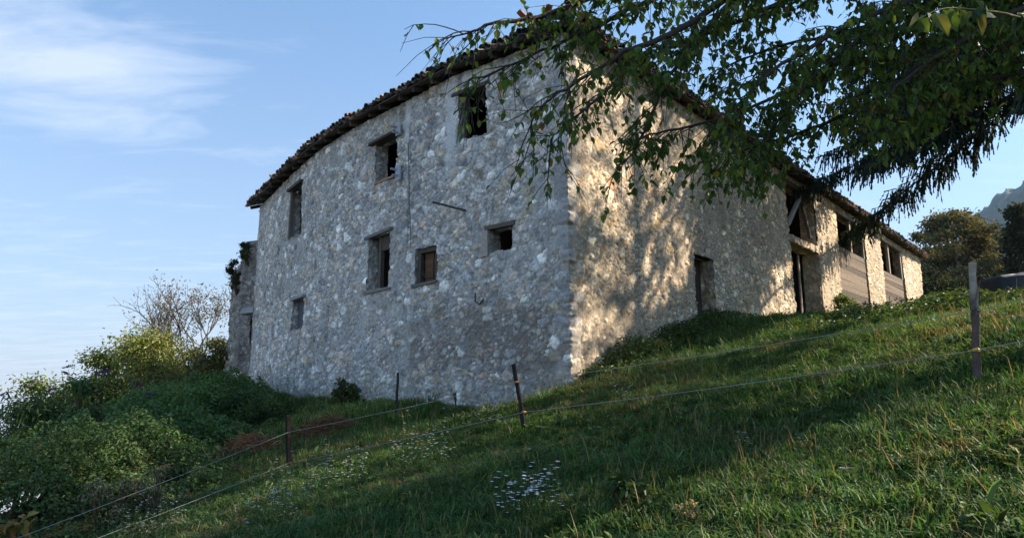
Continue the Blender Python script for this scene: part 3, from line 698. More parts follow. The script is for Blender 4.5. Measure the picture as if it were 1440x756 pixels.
# ------------------------------------------------------------------ the overhanging broadleaf tree (trunk outside the frame on the right)
def broadleaf():
    tb = np.array([10.5, 6.8, float(H(10.5, 6.8))])
    root = empty('broadleaf_tree', tuple(tb)); tag(root, 'dark broadleaf tree reaching its leafy drooping branches across the roof corner', 'tree')
    st = MB(); lv = MB(); bc = (.055, .045, .036)
    hub = np.array([9.6, 6.9, 4.6])
    st.tube([tb + [0, 0, -.3], tb + [-.1, 0, 1.4], tb + [-.4, .1, 2.6], hub], [.34, .27, .24, .21], 12, bc, rough=.06)
    mains = [
        [(1520, -70, 7.2), (1400, 0, 7.1), (1300, 55, 7.0), (1180, 110, 6.8), (1080, 165, 6.6), (960, 196, 6.4), (905, 215, 6.3)],
        [(1520, -170, 7.6), (1300, -60, 7.4), (1130, 0, 7.2), (1020, 45, 7.0), (930, 75, 6.8), (850, 130, 6.6), (800, 175, 6.5), (770, 205, 6.4)],
        [(1420, -190, 6.6), (1100, -80, 6.5), (960, -25, 6.3), (890, 12, 6.2), (800, 62, 6.1), (720, 92, 6.0), (655, 112, 5.9)],
        [(1560, 60, 7.4), (1440, 100, 7.3), (1330, 130, 7.2), (1220, 190, 7.0), (1130, 225, 6.8), (1090, 240, 6.7)],
        [(1300, -150, 7.0), (1080, -20, 6.8), (985, 70, 6.6), (925, 150, 6.5), (890, 220, 6.4), (872, 250, 6.3)],
        [(1400, -60, 6.8), (1250, 60, 6.7), (1150, 140, 6.6), (1090, 210, 6.5), (1060, 262, 6.4)],
        [(1100, -120, 5.9), (900, -50, 5.8), (760, 0, 5.7), (690, 18, 5.6), (640, 35, 5.6)],
        [(1540, -20, 6.2), (1420, 30, 6.1), (1310, 95, 6.0), (1240, 150, 5.9), (1195, 175, 5.9)],
        [(1500, -120, 6.0), (1350, -20, 5.9), (1200, 40, 5.8), (1100, 90, 5.7), (1040, 140, 5.6), (1010, 200, 5.6)],
        [(1560, 120, 8.4), (1420, 160, 8.3), (1320, 190, 8.2), (1230, 235, 8.1), (1180, 262, 8.0)],
        [(1520, -100, 7.1), (1260, 20, 6.9), (1110, 60, 6.8), (1010, 95, 6.7)],
        [(1480, 40, 7.3), (1290, 110, 7.1), (1160, 165, 7.0), (1060, 195, 6.9), (990, 215, 6.8)],
        [(1500, -60, 7.0), (1330, 60, 6.9), (1260, 120, 6.8)],
        [(1200, -100, 5.6), (1020, 10, 5.5), (920, 60, 5.4), (850, 85, 5.4), (780, 120, 5.4), (735, 165, 5.4)]]
    twigs = []
    def sweep(pts, r0, r1, dens=1.0, leafy=1.0):
        pts = np.array(pts); pts = catmull([p for p in pts], 6)
        pts = pts + np.cumsum(rng.normal(0, .012, pts.shape), 0)
        n = len(pts); st.tube(pts, np.linspace(r0, r1, n), 6, bc)
        L = np.concatenate([[0], np.cumsum(np.linalg.norm(np.diff(pts, axis=0), axis=1))]); T = unit(np.gradient(pts, axis=0))
        s = 0.1
        while s < L[-1]:
            p = np.array([np.interp(s, L, pts[:, k]) for k in range(3)]); t_ = np.array([np.interp(s, L, T[:, k]) for k in range(3)])
            twigs.append((p, t_, s / L[-1])); s += rng.uniform(.07, .17) / dens
        twigs.append((pts[-1], T[-1], 1.0))
    mains[4] = [(u, v - 28, Y) for u, v, Y in mains[4]]; mains[5] = [(u, v - 34, Y) for u, v, Y in mains[5]]; mains[3] = mains[3][:4]; del mains[9]
    for q, mn in enumerate(mains):
        pts = [at(u, v, Y) for u, v, Y in mn]
        full = [hub, hub * .45 + pts[0] * .55 + np.array([0, 0, .35])] + pts
        sweep(full, .05, .006, 1.7)
    LP, LD, LN = [], [], []
    for p, t_, fr in twigs:
        if p[0] / p[1] > 1.05: 
            if rng.random() < .5: continue
        d = unit(t_ * .7 + rng.normal(0, .55, 3) + np.array([-.25, 0, -.20])); ln = rng.uniform(.25, .85) * (1.15 - .5 * fr)
        npt = 6; pts = [p]; dd = d
        for _ in range(npt):
            dd = unit(dd + rng.normal(0, .16, 3) + np.array([-.02, 0, -.16])); pts.append(pts[-1] + dd * ln / npt)
        pts = np.array(pts); st.tube(pts, np.linspace(.007, .0025, npt + 1), 4, bc)
        subs = [(pts, 1.)]
        for _ in range(rng.integers(1, 4)):
            b0 = pts[rng.integers(1, npt)]; e = unit(dd + rng.normal(0, .8, 3) + [0, 0, -.25]); l2 = rng.uniform(.15, .45)
            sp = np.array([b0, b0 + e * l2 * .5, b0 + e * l2 + [0, 0, -.06]]); st.tube(sp, [.004, .003, .002], 4, bc); subs.append((sp, .6))
        u_ = 720 + 880 * p[0] / p[1]
        bare = np.clip((1060 - u_) / 400, 0, 1)          # the outermost twigs have lost many leaves
        for sp, w in subs:
            k = int(rng.integers(5, 12) * w * (1 - .78 * bare) + .5)
            if k < 1: continue
            f = rng.uniform(.15, 1, k) * (len(sp) - 1); i0 = np.minimum(f.astype(int), len(sp) - 2); q = (f - i0)[:, None]
            P = sp[i0] * (1 - q) + sp[i0 + 1] * q; LP.append(P)
            out_ = rdir(k, .4); LD.append(unit(out_ * .55 + np.array([0, 0, -1.0]) * rng.uniform(.35, 1.2, (k, 1)))); LN.append(unit(out_ + np.array([0, 0, .9])))
    P = np.concatenate(LP); D = np.concatenate(LD); N = np.concatenate(LN); k = len(P)
    c = pal([(.062, .12, .028), (.085, .148, .033), (.05, .095, .028), (.135, .17, .035)], k, .3)
    y = rng.random(k) < .055; c[y] = pal([(.20, .19, .03), (.16, .10, .03), (.13, .16, .03)], y.sum())
    lv.leaves(P, D, N, rng.uniform(.05, .108, k), rng.uniform(.034, .068, k), c, .18)
    # a close spray of larger leaves near the lens
    pts = np.array([at(u, v, Y) for u, v, Y in ((1560, -60, 4.6), (1470, 20, 4.0), (1400, 17, 3.7), (1330, 12, 3.5), (1290, 28, 3.4))]); st.tube(catmull(list(pts), 5), np.linspace(.012, .003, 21), 5, (.12, .13, .06))
    k = 26; f = rng.uniform(.8, 4, k); i0 = np.minimum(f.astype(int), 3); q = (f - i0)[:, None]; Pq = pts[i0] * (1 - q) + pts[i0 + 1] * q
    lv.leaves(Pq, unit(rdir(k, .5) * .6 + np.array([-.2, 0, -.7])), rdir(k) + np.array([0, 0, .8]), rng.uniform(.09, .16, k), rng.uniform(.06, .10, k), pal([(.045, .085, .018), (.06, .10, .02), (.10, .11, .03)], k), .15)
    # the body of the crown above and beside the view
    def limb(a, b_, r): 
        m_ = (a + b_) / 2 + rng.normal(0, .4, 3); st.tube(catmull([a, m_, b_], 6), np.linspace(r, .02, 13), 7, bc); return m_
    ends = []
    for _ in range(46):
        d = rdir(1)[0]; e = np.array([10.0, 7.0, 9.2]) + d * np.array([4.6, 4.6, 4.4]) * rng.uniform(.55, 1.05)
        if e[0] / max(e[1], .1) < .8 and e[2] / max(e[1], .1) < .72: continue
        limb(hub if rng.random() < .5 else hub + [0, .1, 2.0], e, .09); ends.append(e)
    st.tube([hub, hub + [.1, .1, 2.1], hub + [.2, .1, 4.5]], [.2, .15, .06], 8, bc)
    ends = np.array(ends); k = 15000; w = rng.integers(0, len(ends), k); P = ends[w] + rng.normal(0, .62, (k, 3))
    lv.leaves(P, unit(rdir(k) * .8 + np.array([0, 0, -.6])), rdir(k) + np.array([0, 0, .8]), rng.uniform(.10, .19, k), rng.uniform(.07, .12, k), pal([(.028, .055, .015), (.036, .066, .018), (.06, .08, .02)], k, .3), .15)
    local(st, tb).build('trunk', M_bark, root, True); local(lv, tb).build('crown', M_leaf, root)
broadleaf()

# ------------------------------------------------------------------ spruce (trunk outside the frame)
def spruce(base, h, rmax, label, z0=2.6, seed=1):
    r_ = np.random.default_rng(seed); base = np.asarray(base, float)
    root = empty('spruce_tree', tuple(base)); tag(root, label, 'tree')
    st = MB(); bc = (.06, .048, .038)
    st.tube([[0, 0, -.3], [0, 0, h * .4], [0, 0, h * .8], [0, 0, h]], [.38, .27, .1, .02], 10, bc)
    A, B, S_ = [], [], []          # sprigs: start, end, fatness
    z = z0
    while z < h - .6:
        f = (z - z0) / (h - z0); Lb = rmax * (1 - f) ** 1.55 + .3
        nb = 6 if z < z0 + 3.5 else (5 if f < .4 else 4); ph = r_.uniform(0, 6.3)
        for q in range(nb):
            a = ph + q * 6.283 / nb + r_.normal(0, .12)
            if z < z0 + 5.0 and math.cos(a - 3.6) < .05: continue
            dro = .62 - .9 * f if f < .3 else .35; L = Lb * r_.uniform(.8, 1.12); dh = np.array([math.cos(a), math.sin(a), 0])
            t = np.linspace(0, 1, 9)[:, None]
            pts = np.array([0, 0, z]) + dh * L * t + np.array([0, 0, 1]) * (-dro * L * t ** 1.25 + .14 * L * t ** 3) + np.cumsum(r_.normal(0, .03, (9, 3)), 0)
            st.tube(pts, np.linspace(.055 * (1 - f) + .015, .006, 9), 5, bc)
            side = np.array([-dh[1], dh[0], 0]); ns = int(L / .17)
            for k in range(ns):
                s = .18 + .82 * k / ns; ix = s * 8; i0 = min(int(ix), 7); p = pts[i0] * (1 - ix + i0) + pts[i0 + 1] * (ix - i0)
                for sg in (-1, 1):
                    if r_.random() < .12 + .58 * (f > .22): continue
                    l = (.30 + .95 * (1 - s)) * r_.uniform(.5, 1.1) * min(1.5, .45 + L / 7)
                    d = unit(side * sg * 1.0 + dh * .75 + np.array([0, 0, -.35]) + r_.normal(0, .2, 3)); e = p + d * l
                    A.append(p); B.append(e); S_.append(1.0)
                    nh = int(l / .14) + 1
                    for w in range(nh):
                        b0 = p + d * l * (w + .5) / nh; hl = r_.uniform(.2, .6) * (1.6 if f < .25 else 1)
                        A.append(b0); B.append(b0 + unit(np.array([0, 0, -1.]) + d * .35 + r_.normal(0, .18, 3)) * hl); S_.append(.9)
        z += .52 * r_.uniform(.8, 1.2)
    A, B = np.array(A), np.array(B); n = len(A)
    ax_ = unit(B - A); L = np.linalg.norm(B - A, axis=1)
    x = unit(np.cross(ax_, r_.normal(0, 1, (n, 3)))); y = np.cross(ax_, x)
    nm = MB(); W_ = .052
    c = pal([(.026, .046, .022), (.034, .056, .024), (.02, .036, .02), (.045, .06, .022)], n, .25)
    # each sprig: a thin twig blade and ten comb-like needle tufts around it
    K = 6
    for j in range(K):
        f0 = (j + .1) / K; ang = j * 2.2 + r_.uniform(0, 6.3, n); rad = x * np.cos(ang)[:, None] + y * np.sin(ang)[:, None]
        b0 = A + ax_ * (L * f0)[:, None]; b1 = A + ax_ * (L * min(1, f0 + 1.35 / K))[:, None]
        wd = (W_ * (1 - .45 * f0) * r_.uniform(.7, 1.2, n))[:, None]
        v = np.stack([b0 - rad * wd * .25, b0 + rad * wd * .4, b1 + rad * wd + ax_ * .02, b1 - rad * wd + ax_ * .015], 1)
        i = np.arange(n)[:, None] * 4; nm.add(v.reshape(-1, 3), i + np.array([[0, 1, 2, 3]]), np.repeat(c, 4, 0))
    st.build('trunk', M_bark, root, True); nm.build('crown', M_needle, root); return n
ns_ = spruce((20.6, 23.8, float(H(20.6, 23.8))), 28, 10.0, 'dark spruce with hanging needle sprays over the barn end of the roof', 8.3)

# ------------------------------------------------------------------ woodland edge behind the barn, and two unseen trees added for shade
def far_tree(name, label, base, h, rad, cols, n, leaf, seed, trunk_h=.3, fmin=.06, zs=.62, conical=False):
    r_ = np.random.default_rng(seed); base = np.asarray(base, float); root = empty(name, tuple(base)); tag(root, label, 'tree')
    st = MB(); bc = (.09, .075, .055)
    st.tube([[0, 0, -.5], [.1, .1, h * trunk_h], [0, .2, h * .75], [.1, 0, h * .93]], [rad * .07, rad * .055, rad * .025, .03], 8, bc)
    k = 90; C = []
    for _ in range(k):
        f = r_.uniform(fmin, 1.0); a = r_.uniform(0, 6.3)
        rr_ = rad * ((1 - f) * 1.05 + .06 if conical else math.sqrt(max(0, 1 - ((f - .52) / .5) ** 2))) * r_.uniform(.45, 1.0)
        c = np.array([math.cos(a) * rr_, math.sin(a) * rr_, f * h]); C.append(c)
        b0 = np.array([0, .1, max(h * .12, c[2] - rr_ * .7)]); st.tube([b0, (b0 + c) / 2 + [0, 0, rr_ * .08], c], [rad * .018, rad * .012, .02], 5, bc)
    C = np.array(C); w = r_.integers(0, k, n); d = unit(r_.normal(0, 1, (n, 3))); sc = rad * (.22 if not conical else .18)
    P = C[w] + d * (np.abs(r_.normal(.75, .35, n)) * sc)[:, None] * np.array([1.15, 1.15, zs])
    lv = MB(); cc = np.asarray(cols)[r_.integers(0, len(cols), n)] * r_.uniform(.7, 1.3, (n, 1)) * (.75 + .5 * r_.random((k, 1))[w])
    lv.leaves(P, unit(r_.normal(0, 1, (n, 3)) + [0, 0, -.5]), unit(r_.normal(0, .7, (n, 3)) + [0, 0, 1]), leaf * r_.uniform(.6, 1.3, n), leaf * .6 * r_.uniform(.7, 1.2, n), cc, .2)
    st.build('trunk', M_bark, root, True); lv.build('crown', M_far, root)
def gb(u, Y, dz=0): 
    q = (u - 720) / 950 * Y; return (q, Y, float(H(q, Y)) + dz)
GRT = [(.04, .07, .02), (.055, .085, .025)]; OL = [(.17, .15, .065), (.13, .125, .05), (.20, .16, .075), (.09, .095, .04)]; DK = [(.022, .034, .016), (.03, .04, .018), (.045, .05, .02)]
far_tree('oak_tree', 'rounded olive brown tree just beyond the barn gable', gb(1352, 74), 14.8, 5.2, OL, 24000, .36, 21)
far_tree('oak_tree', 'slighter olive brown tree half hidden by the barn end', gb(1306, 80), 13.8, 3.6, OL, 14000, .36, 22)
far_tree('fir_tree', 'dark evergreen tree behind the tarpaulin at the wood edge', gb(1450, 62), 12.2, 4.4, DK + [(.07, .06, .03)], 15000, .32, 23, conical=True)
far_tree('fir_tree', 'lower dark evergreen between the olive trees and tarpaulin', gb(1396, 92), 18, 5.8, DK, 9000, .38, 24)
far_tree('fir_tree', 'evergreen tree cut by the right edge of the photo', gb(1505, 70), 19, 6.0, DK, 10000, .36, 25, conical=True)
far_tree('added_shade_tree', 'unseen tall leafy tree added right of the frame to shade the meadow', (21.5, 13.6, float(H(21.5, 13.6))), 24, 4.5, GRT, 12000, .24, 31, fmin=.5)  # added out of view to keep the sun off the lower left slope
far_tree('added_shade_tree', 'unseen thin crowned tree added beyond the right edge to dapple the wall', (23.0, 19.0, float(H(23.0, 19.0))), 26, 4.4, GRT, 2600, .24, 32, fmin=.42, zs=2.6)  # added out of view; stretched sprays break the sun into streaks on the wall
far_tree('understorey_tree', 'low dark green tree at the foot of the barn end', gb(1318, 60), 5.0, 4.2, DK + [(.06, .075, .022)], 8000, .26, 26)
far_tree('understorey_tree', 'low bushy dark tree under the taller olive tree', gb(1372, 58), 4.8, 4.6, DK, 8000, .26, 27)

# ------------------------------------------------------------------ bushes on the left
def top_at(u, v, Y):       # ground point under a picture point and the height up to it
    p = at(u, v, Y); g = float(H(p[0], p[1])); return np.array([p[0], p[1], g]), p[2] - g
GR = [(.09, .145, .036), (.115, .165, .042), (.07, .115, .034)]; YG = [(.28, .30, .07), (.22, .27, .06), (.31, .28, .09), (.16, .21, .05)]; DG = [(.055, .095, .032), (.07, .12, .038), (.045, .08, .03)]
BR = [(.16, .11, .06), (.12, .09, .05), (.10, .10, .04)]
def bush(u, v, Y, rad, n, leaf, cols, name, label, **k):
    b_, h = top_at(u, v, Y); return shrub(name, label, 'bush', b_ + [0, 0, -.05], rad, h + .1, n, leaf, cols, **k)
bush(262, 460, 36, 3.4, 22000, .19, YG, 'hazel_bush', 'yellow green bush below the half bare tree', clumps=22)
bush(205, 462, 38, 3.6, 22000, .19, YG + GR, 'hazel_bush', 'olive green bush rounding down behind the purple flowering shrub', clumps=24)
bush(140, 482, 36, 3.2, 18000, .17, YG[1:] + GR, 'hazel_bush', 'mid green bush lowest on the skyline beside the open valley', clumps=22)
bush(305, 464, 34, 2.3, 14000, .13, YG + BR, 'hazel_bush', 'sunny yellow bush close to the ruined wall stub', clumps=18)
bush(258, 500, 25, 1.5, 6000, .085, BR + GR, 'dry_bush', 'brownish twiggy bush in front of the yellow green one', clumps=18)
bush(330, 548, 20.5, 1.2, 6500, .085, DG, 'bramble_bush', 'dark green bramble mound at the farmhouse far corner', clumps=20)
bush(372, 562, 19.5, .8, 3600, .09, DG + GR, 'bramble_bush', 'small dark bramble creeping to the base of the grey wall', clumps=14)
bd1 = bush(40, 545, 14.5, 1.5, 7500, .16, DG, 'butterfly_bush', 'dark butterfly bush with purple spikes at the left edge', clumps=20, lw=.25, droop=.7)
bd2 = bush(112, 534, 15.5, 1.15, 6000, .16, DG + GR[:1], 'butterfly_bush', 'butterfly bush with arching purple tips beside the yellow bush', clumps=18, lw=.25, droop=.7)
bd3 = bush(172, 556, 16, .9, 3200, .15, DG + GR[:1], 'butterfly_bush', 'shorter flowering butterfly bush in front of the olive bush', clumps=14, lw=.25, droop=.7)
for bb, spots in ((bd1, ((10, 552, 14.4), (52, 534, 14.5), (30, 541, 14.3), (78, 545, 14.6), (22, 566, 14.2))), (bd2, ((88, 522, 15.3), (105, 513, 15.6), (128, 525, 15.4), (152, 520, 15.5), (143, 548, 15))), (bd3, ((153, 520, 15.8), (188, 538, 15.9), (132, 546, 15.6), (206, 552, 15.8)))):
    base = np.array(bb.location)
    for (u, v, Y) in spots:
        e = at(u, v, Y) - base; s0_ = e * np.array([.8, .8, .72]) + rng.normal(0, .06, 3); m = MB(); dr = rng.choice([-1, 1]) * rng.uniform(.12, .3)
        q = catmull([s0_, (s0_ + e) / 2 + [0, 0, .06], e, e + [dr, 0, -.05]], 5)
        m.tube(q[:11], np.linspace(.008, .004, 11), 4, (.08, .09, .05)); k = 90; f = rng.uniform(0, 1, k)
        P = e + np.outer(f, [dr, 0, -.06]) + rng.normal(0, .018, (k, 3)) * (1.1 - f)[:, None]
        m.leaves(P, rdir(k), rdir(k), .028, .02, pal([(.20, .09, .30), (.14, .07, .16), (.10, .06, .09)] if rng.random() < .55 else [(.10, .06, .07), (.13, .08, .07)], k)); m.build('flower_spike', M_petal, bb)
bush(150, 585, 13.5, .8, 620, .14, [(.13, .15, .03), (.09, .13, .03), (.19, .16, .035), (.06, .10, .025)], 'knotweed_plant', 'large leaved plant turning yellow amid the brambles', clumps=12, lw=.62)
bush(205, 568, 14.5, .8, 700, .14, [(.10, .14, .03), (.07, .11, .03), (.15, .16, .03)], 'knotweed_plant', 'large leaved green plant with reddish stems above the yellowing one', clumps=12, lw=.62, stemcol=(.16, .05, .05))
bush(35, 715, 8.6, .32, 160, .13, [(.22, .17, .04), (.25, .13, .05), (.13, .14, .03)], 'knotweed_plant', 'small yellow orange plant in the bottom left corner', clumps=5, lw=.6)
for u, v, Y, lb in ((232, 655, 11, 'pale fluffy seed head plant left of the fence post'), (150, 650, 10.5, 'fading cream seed head plant deep in the brambles'), (235, 735, 9.3, 'pale seed head plant at the lower edge of the brambles')):
    bush(u, v, Y, .38, 900, .05, [(.26, .24, .16), (.18, .18, .10), (.10, .12, .05)], 'seeding_plant', lb, clumps=10)

# half-bare tree by the ruin
def bare_tree(base, h, label):
    base = np.asarray(base, float); root = empty('half_bare_tree', tuple(base)); tag(root, label, 'tree'); st = MB(); tips = []
    def grow(p, d, L, r, dep):
        pts = [p]; n = 5
        for _ in range(n): d = unit(d + rng.normal(0, .14, 3) + [0, 0, .03]); pts.append(pts[-1] + d * L / n)
        st.tube(pts, np.linspace(r, r * .6, n + 1), 5, (.075, .06, .05))
        if dep == 0: tips.append(pts[-1]); tips.append(pts[3]); return
        for q in range(rng.integers(2, 4)):
            i = rng.integers(2, n + 1); grow(pts[i], unit(d + rng.normal(0, .55, 3)), L * rng.uniform(.6, .82), r * .55, dep - 1)
        grow(pts[-1], d, L * .75, r * .6, dep - 1)
    for dx_, dy_ in ((-.62, .1), (-.25, -.1), (.1, .1), (.33, 0), (-.45, -.2)): grow(np.array([dx_ * .3, dy_ * .3, 0.]), unit(np.array([dx_, dy_, 1.])), h * .36, .085, 4)
    T = np.array(tips); k = 6500; P = T[rng.integers(0, len(T), k)] + rng.normal(0, .20, (k, 3)); kk = P[:, 0] > -.6
    keepm = kk | (rng.random(k) < .25); P = P[keepm]; k = len(P); lv = MB()
    lv.leaves(P, unit(rdir(k) + [0, 0, -.5]), rdir(k), rng.uniform(.08, .15, k), rng.uniform(.05, .09, k), pal([(.18, .11, .06), (.14, .09, .05), (.12, .12, .04), (.08, .10, .03)], k))
    st.build('trunk', M_bark, root, True); lv.build('crown', M_bush, root)
b_, h_ = top_at(285, 355, 38); bare_tree(b_ + [0, 0, h_ * .30], h_ * .56, 'half bare tree with thin brown leaves beside the ruined wall')
# the ivy crown on top of the ruin is rooted in its masonry
ib = at(350, 352, 29.3); shrub('ivy_plant', 'bright green ivy tuft growing on top of the ruined wall', 'ivy', ib + [0, .2, -.5], .42, 1.1, 900, .11, [(.12, .16, .04), (.09, .13, .035), (.06, .09, .03)], clumps=9, lw=.8)
ib = at(336, 380, 30.2); shrub('ivy_plant', 'darker ivy hanging along the broken flank of the ruined wall', 'ivy', ib + [-.1, .2, -.9], .5, 1.5, 1100, .10, [(.05, .07, .025), (.07, .09, .03)], clumps=12, lw=.8)

# bramble and creeper mass: nobody could count it
def under():
    P, D, N, C, Ls = [], [], [], [], []
    n = 200000; y = 6.5 + 17.5 * rng.random(n) ** 1.35; xl = np.where(y < 12, -4.9 - .42 * (12 - y), -4.9 - .22 * (y - 12)); x = xl - rng.uniform(0, 1, n) ** 1.1 * (7 + .32 * y)
    edge = sstep(0, 2.0, xl + (fbm(y * .9, x * .5, 3) - .5) * 3.0 - x)
    hm = (.42 + .58 * sstep(7.5, 12, y)) * (.55 + .75 * fbm(x * .8 + 5, y * .8, 3) + .62 * sstep(.4, 4.0, xl - x) + 1.1 * (fbm(x * 1.7 + 3, y * 1.9 + 1, 2) - .5)) * edge
    lump = np.exp(-((fbm(x * 1.4, y * 1.4, 2) - .62) / .16) ** 2)
    z = H(x, y) + hm * (1 - .55 * rng.random(n) ** 2.2) + lump * .14 * edge
    k = (edge > .03) & (rng.random(n) < .35 + .65 * edge); x, y, z = x[k], y[k], z[k]; n = len(x)
    P = np.stack([x, y, z], 1); D = unit(rdir(n, .6) + [0, -.15, -.45]); N = unit(rdir(n) * .55 + np.array([.1, -.25, 1.0]))
    pt = fbm(x * .7 + 70, y * .7, 3)[:, None]
    gl = (1 + .45 * sstep(11, 16, y))[:, None]; c = gl * pal([(.055, .105, .03), (.075, .13, .036), (.042, .08, .027)], n, .35) * (1 - pt) + gl * pal([(.085, .14, .036), (.07, .12, .032)], n, .3) * pt  # farther leaves painted lighter, standing in for light on the thicket
    r_ = rng.random(n); c[r_ < .012] = (.16, .13, .04); c[(r_ > .012) & (r_ < .018)] = (.14, .05, .05)
    m = MB(); L = rng.uniform(.035, .085, n) * np.clip(.38 + .058 * y, .7, 1.6); m.leaves(P, D, N, L, L * rng.uniform(.55, .8, n), c, .2)
    for _ in range(420):      # arching canes
        q = rng.integers(0, n); p = P[q]; d = rdir(1, .2)[0]; l = rng.uniform(.4, 1.3)
        m.tube(catmull([p - [0, 0, .3], p + d * l * .4 + [0, 0, .16], p + d * l], 5), np.linspace(.007, .003, 11), 4, (.12, .07, .05))
    o = m.build('undergrowth', M_bush); tag(o, 'tangled mass of bramble and creeper covering the left slope', 'undergrowth', kind='stuff')
under()

# weeds along the foot of the sunlit wall
def wall_weeds():
    m = MB()
    def belt(s_a, s_b, n, w, hmax, cols, leaf):
        s = rng.uniform(s_a, s_b, n); of = .1 + np.abs(rng.normal(0, w, n)); x, y = pxy(s); nx_, ny_ = pn(s); x = x + nx_ * of; y = y + ny_ * of
        hh = hmax * (.35 + .9 * fbm(s * 1.1 + 3, s * 0 + 5, 3)) * np.exp(-(of / (w * 2.2)) ** 2)
        z = H(x, y) + hh * rng.random(n) ** .7
        L = leaf * rng.uniform(.6, 1.3, n); m.leaves(np.stack([x, y, z], 1), unit(rdir(n, .5) + [0, 0, -.25]), unit(rdir(n) * .6 + [0, 0, 1]), L, L * .5, pal(cols, n, .3), .2)
        for q in range(n // 40):
            i = q * 40; m.tube([[x[i], y[i], H(x[i], y[i])], [x[i], y[i], z[i] + .05]], [.006, .003], 4, (.06, .08, .03))
    belt(SA + .1, SA + 7, 9000, .7, .8, DG + GR, .09)
    belt(SA + 6.8, SA + 20, 9000, .6, .42, GR + DG, .08)
    belt(SA + 20, SE, 6000, .8, .5, GR + YG[:1], .11)
    belt(SA - 1.9, SA, 2200, .25, .30, DG, .07)
    belt(SA - 17, SA - 2, 4500, .35, .22, GR + YG, .06)
    # the nettle bank below the barn
    n = 16000; q = rng.random(n); a = np.array([6.0, 13.2]); b_ = np.array([17, 17.5]); x = a[0] + (b_[0] - a[0]) * q + rng.normal(0, .6, n); y = a[1] + (b_[1] - a[1]) * q + rng.normal(0, .8, n)
    z = H(x, y) + .55 * fbm(x * 1.3, y * 1.3, 3) * rng.random(n) ** .6; L = rng.uniform(.05, .11, n)
    m.leaves(np.stack([x, y, z], 1), unit(rdir(n, .5) + [0, 0, -.2]), unit(rdir(n) * .6 + [0, 0, 1]), L, L * .55, pal(DG + GR, n, .3), .2)
    o = m.build('weeds', M_bush); tag(o, 'dark nettles and weeds along the foot of the walls', 'weeds', kind='stuff')
wall_weeds()
b_, _ = top_at(1192, 455, 27.5); shrub('elder_shrub', 'bright green young shrub against the barn boards', 'bush', b_, .55, 1.25, 1500, .11, [(.10, .16, .03), (.08, .13, .03), (.13, .18, .04)], clumps=12)
b_ = ground_at(486, 572); shrub('wild_plant', 'leafy yellow green plant at the foot of the grey wall', 'plant', b_, .45, .75, 900, .14, [(.12, .13, .04), (.10, .12, .03), (.07, .09, .03)], clumps=9, lw=.35)
b_ = ground_at(700, 556); shrub('wild_plant', 'tall dark thistle like plant close behind the tilted fence post', 'plant', b_, .38, 1.0, 900, .13, DG, clumps=10, lw=.35)
b_ = ground_at(900, 720); shrub('wild_plant', 'low leafy green weed at the bottom of the slope', 'plant', b_, .22, .22, 260, .07, [(.06, .10, .025), (.045, .08, .02)], clumps=7, lw=.5)
b_ = ground_at(1420, 752); shrub('dock_plant', 'broad pale green dock leaves in the bottom right corner', 'plant', b_, .10, .09, 16, .12, [(.12, .19, .07), (.10, .16, .05)], clumps=4, lw=.7)
b_ = ground_at(968, 752); shrub('seeding_plant', 'straw coloured dry seed head at the bottom of the slope', 'plant', b_, .07, .20, 260, .022, [(.42, .34, .18), (.34, .27, .14)], clumps=8)

# heaps of dead bracken
for (u, v, rad, lb) in ((352, 640, .55, 'reddish brown heap of dead bracken left of the short fence post'), (462, 612, .50, 'reddish brown heap of dead bracken between fence post and wall')):
    b_ = ground_at(u, v); n = 1500; m = MB(); th = rng.uniform(0, 6.3, n); q = np.sqrt(rng.random(n)) * rad
    P = np.stack([np.cos(th) * q * 1.4, np.sin(th) * q, (.45 * (1 - (q / rad) ** 2)) * rng.random(n) ** .5], 1); L = rng.uniform(.12, .34, n)
    m.leaves(P, unit(rdir(n, .35) + [.5, -.2, .1]), rdir(n) + [0, 0, .6], L, L * .07, pal([(.32, .16, .085), (.25, .125, .07), (.38, .22, .12)], n), .1)
    o = m.build('bracken_heap', M_bush); o.location = tuple(b_); tag(o, lb, 'bracken heap')

# ------------------------------------------------------------------ white wild flowers
def asters(u, v, rad, n, h, label):
    b_ = ground_at(u, v); root = empty('white_aster', tuple(b_)); tag(root, label, 'wildflowers', 'clumps of white wildflowers on the slope')
    st = MB(); fl = MB(); cn = []
    for q in range(int(n * .62)):
        a = rng.uniform(0, 6.3); r_ = rad * 1.1 * math.sqrt(rng.random()); g = np.array([math.cos(a) * r_ * .8, math.sin(a) * r_ * .8, 0]); g[2] = float(H(b_[0] + g[0], b_[1] + g[1])) - b_[2]
        e = g + [rng.normal(0, .05), rng.normal(0, .05), h * rng.uniform(.6, 1.9)]; st.tube([g, (g + e) / 2 + rng.normal(0, .015, 3), e], [.003, .0025, .0015], 3, (.07, .09, .035))
        for _ in range(rng.integers(2, 6)): f_ = rng.uniform(.55, 1.0); cn.append(g * (1 - f_) + e * f_ + rng.normal(0, .03, 3))
    cn = np.array(cn); k = len(cn); K = 7
    for j in range(K):
        a = j * 6.283 / K + rng.uniform(0, .3, k); D = np.stack([np.cos(a), np.sin(a), np.full(k, .25)], 1); fl.leaves(cn, D, np.tile([0, 0, 1.], (k, 1)), rng.uniform(.014, .023, k), .013, pal([(.80, .80, .82)], k, .08), 0)
    i = np.arange(k)[:, None] * 3; fl.leaves(cn + [0, 0, .003], rdir(k, .1), np.tile([0, 0, 1.], (k, 1)), .007, .007, pal([(.6, .45, .08)], k), 0)
    P = np.repeat(cn, 2, 0) * [1, 1, .6]; kk = len(P); st.leaves(P, rdir(kk), rdir(kk) + [0, 0, 1], .05, .012, pal(GR, kk))
    st.build('stems', M_bush, root); fl.build('blossoms', M_petal, root)
asters(588, 672, .42, 55, .42, 'white flower clump on the slope left of the tilted fence post')
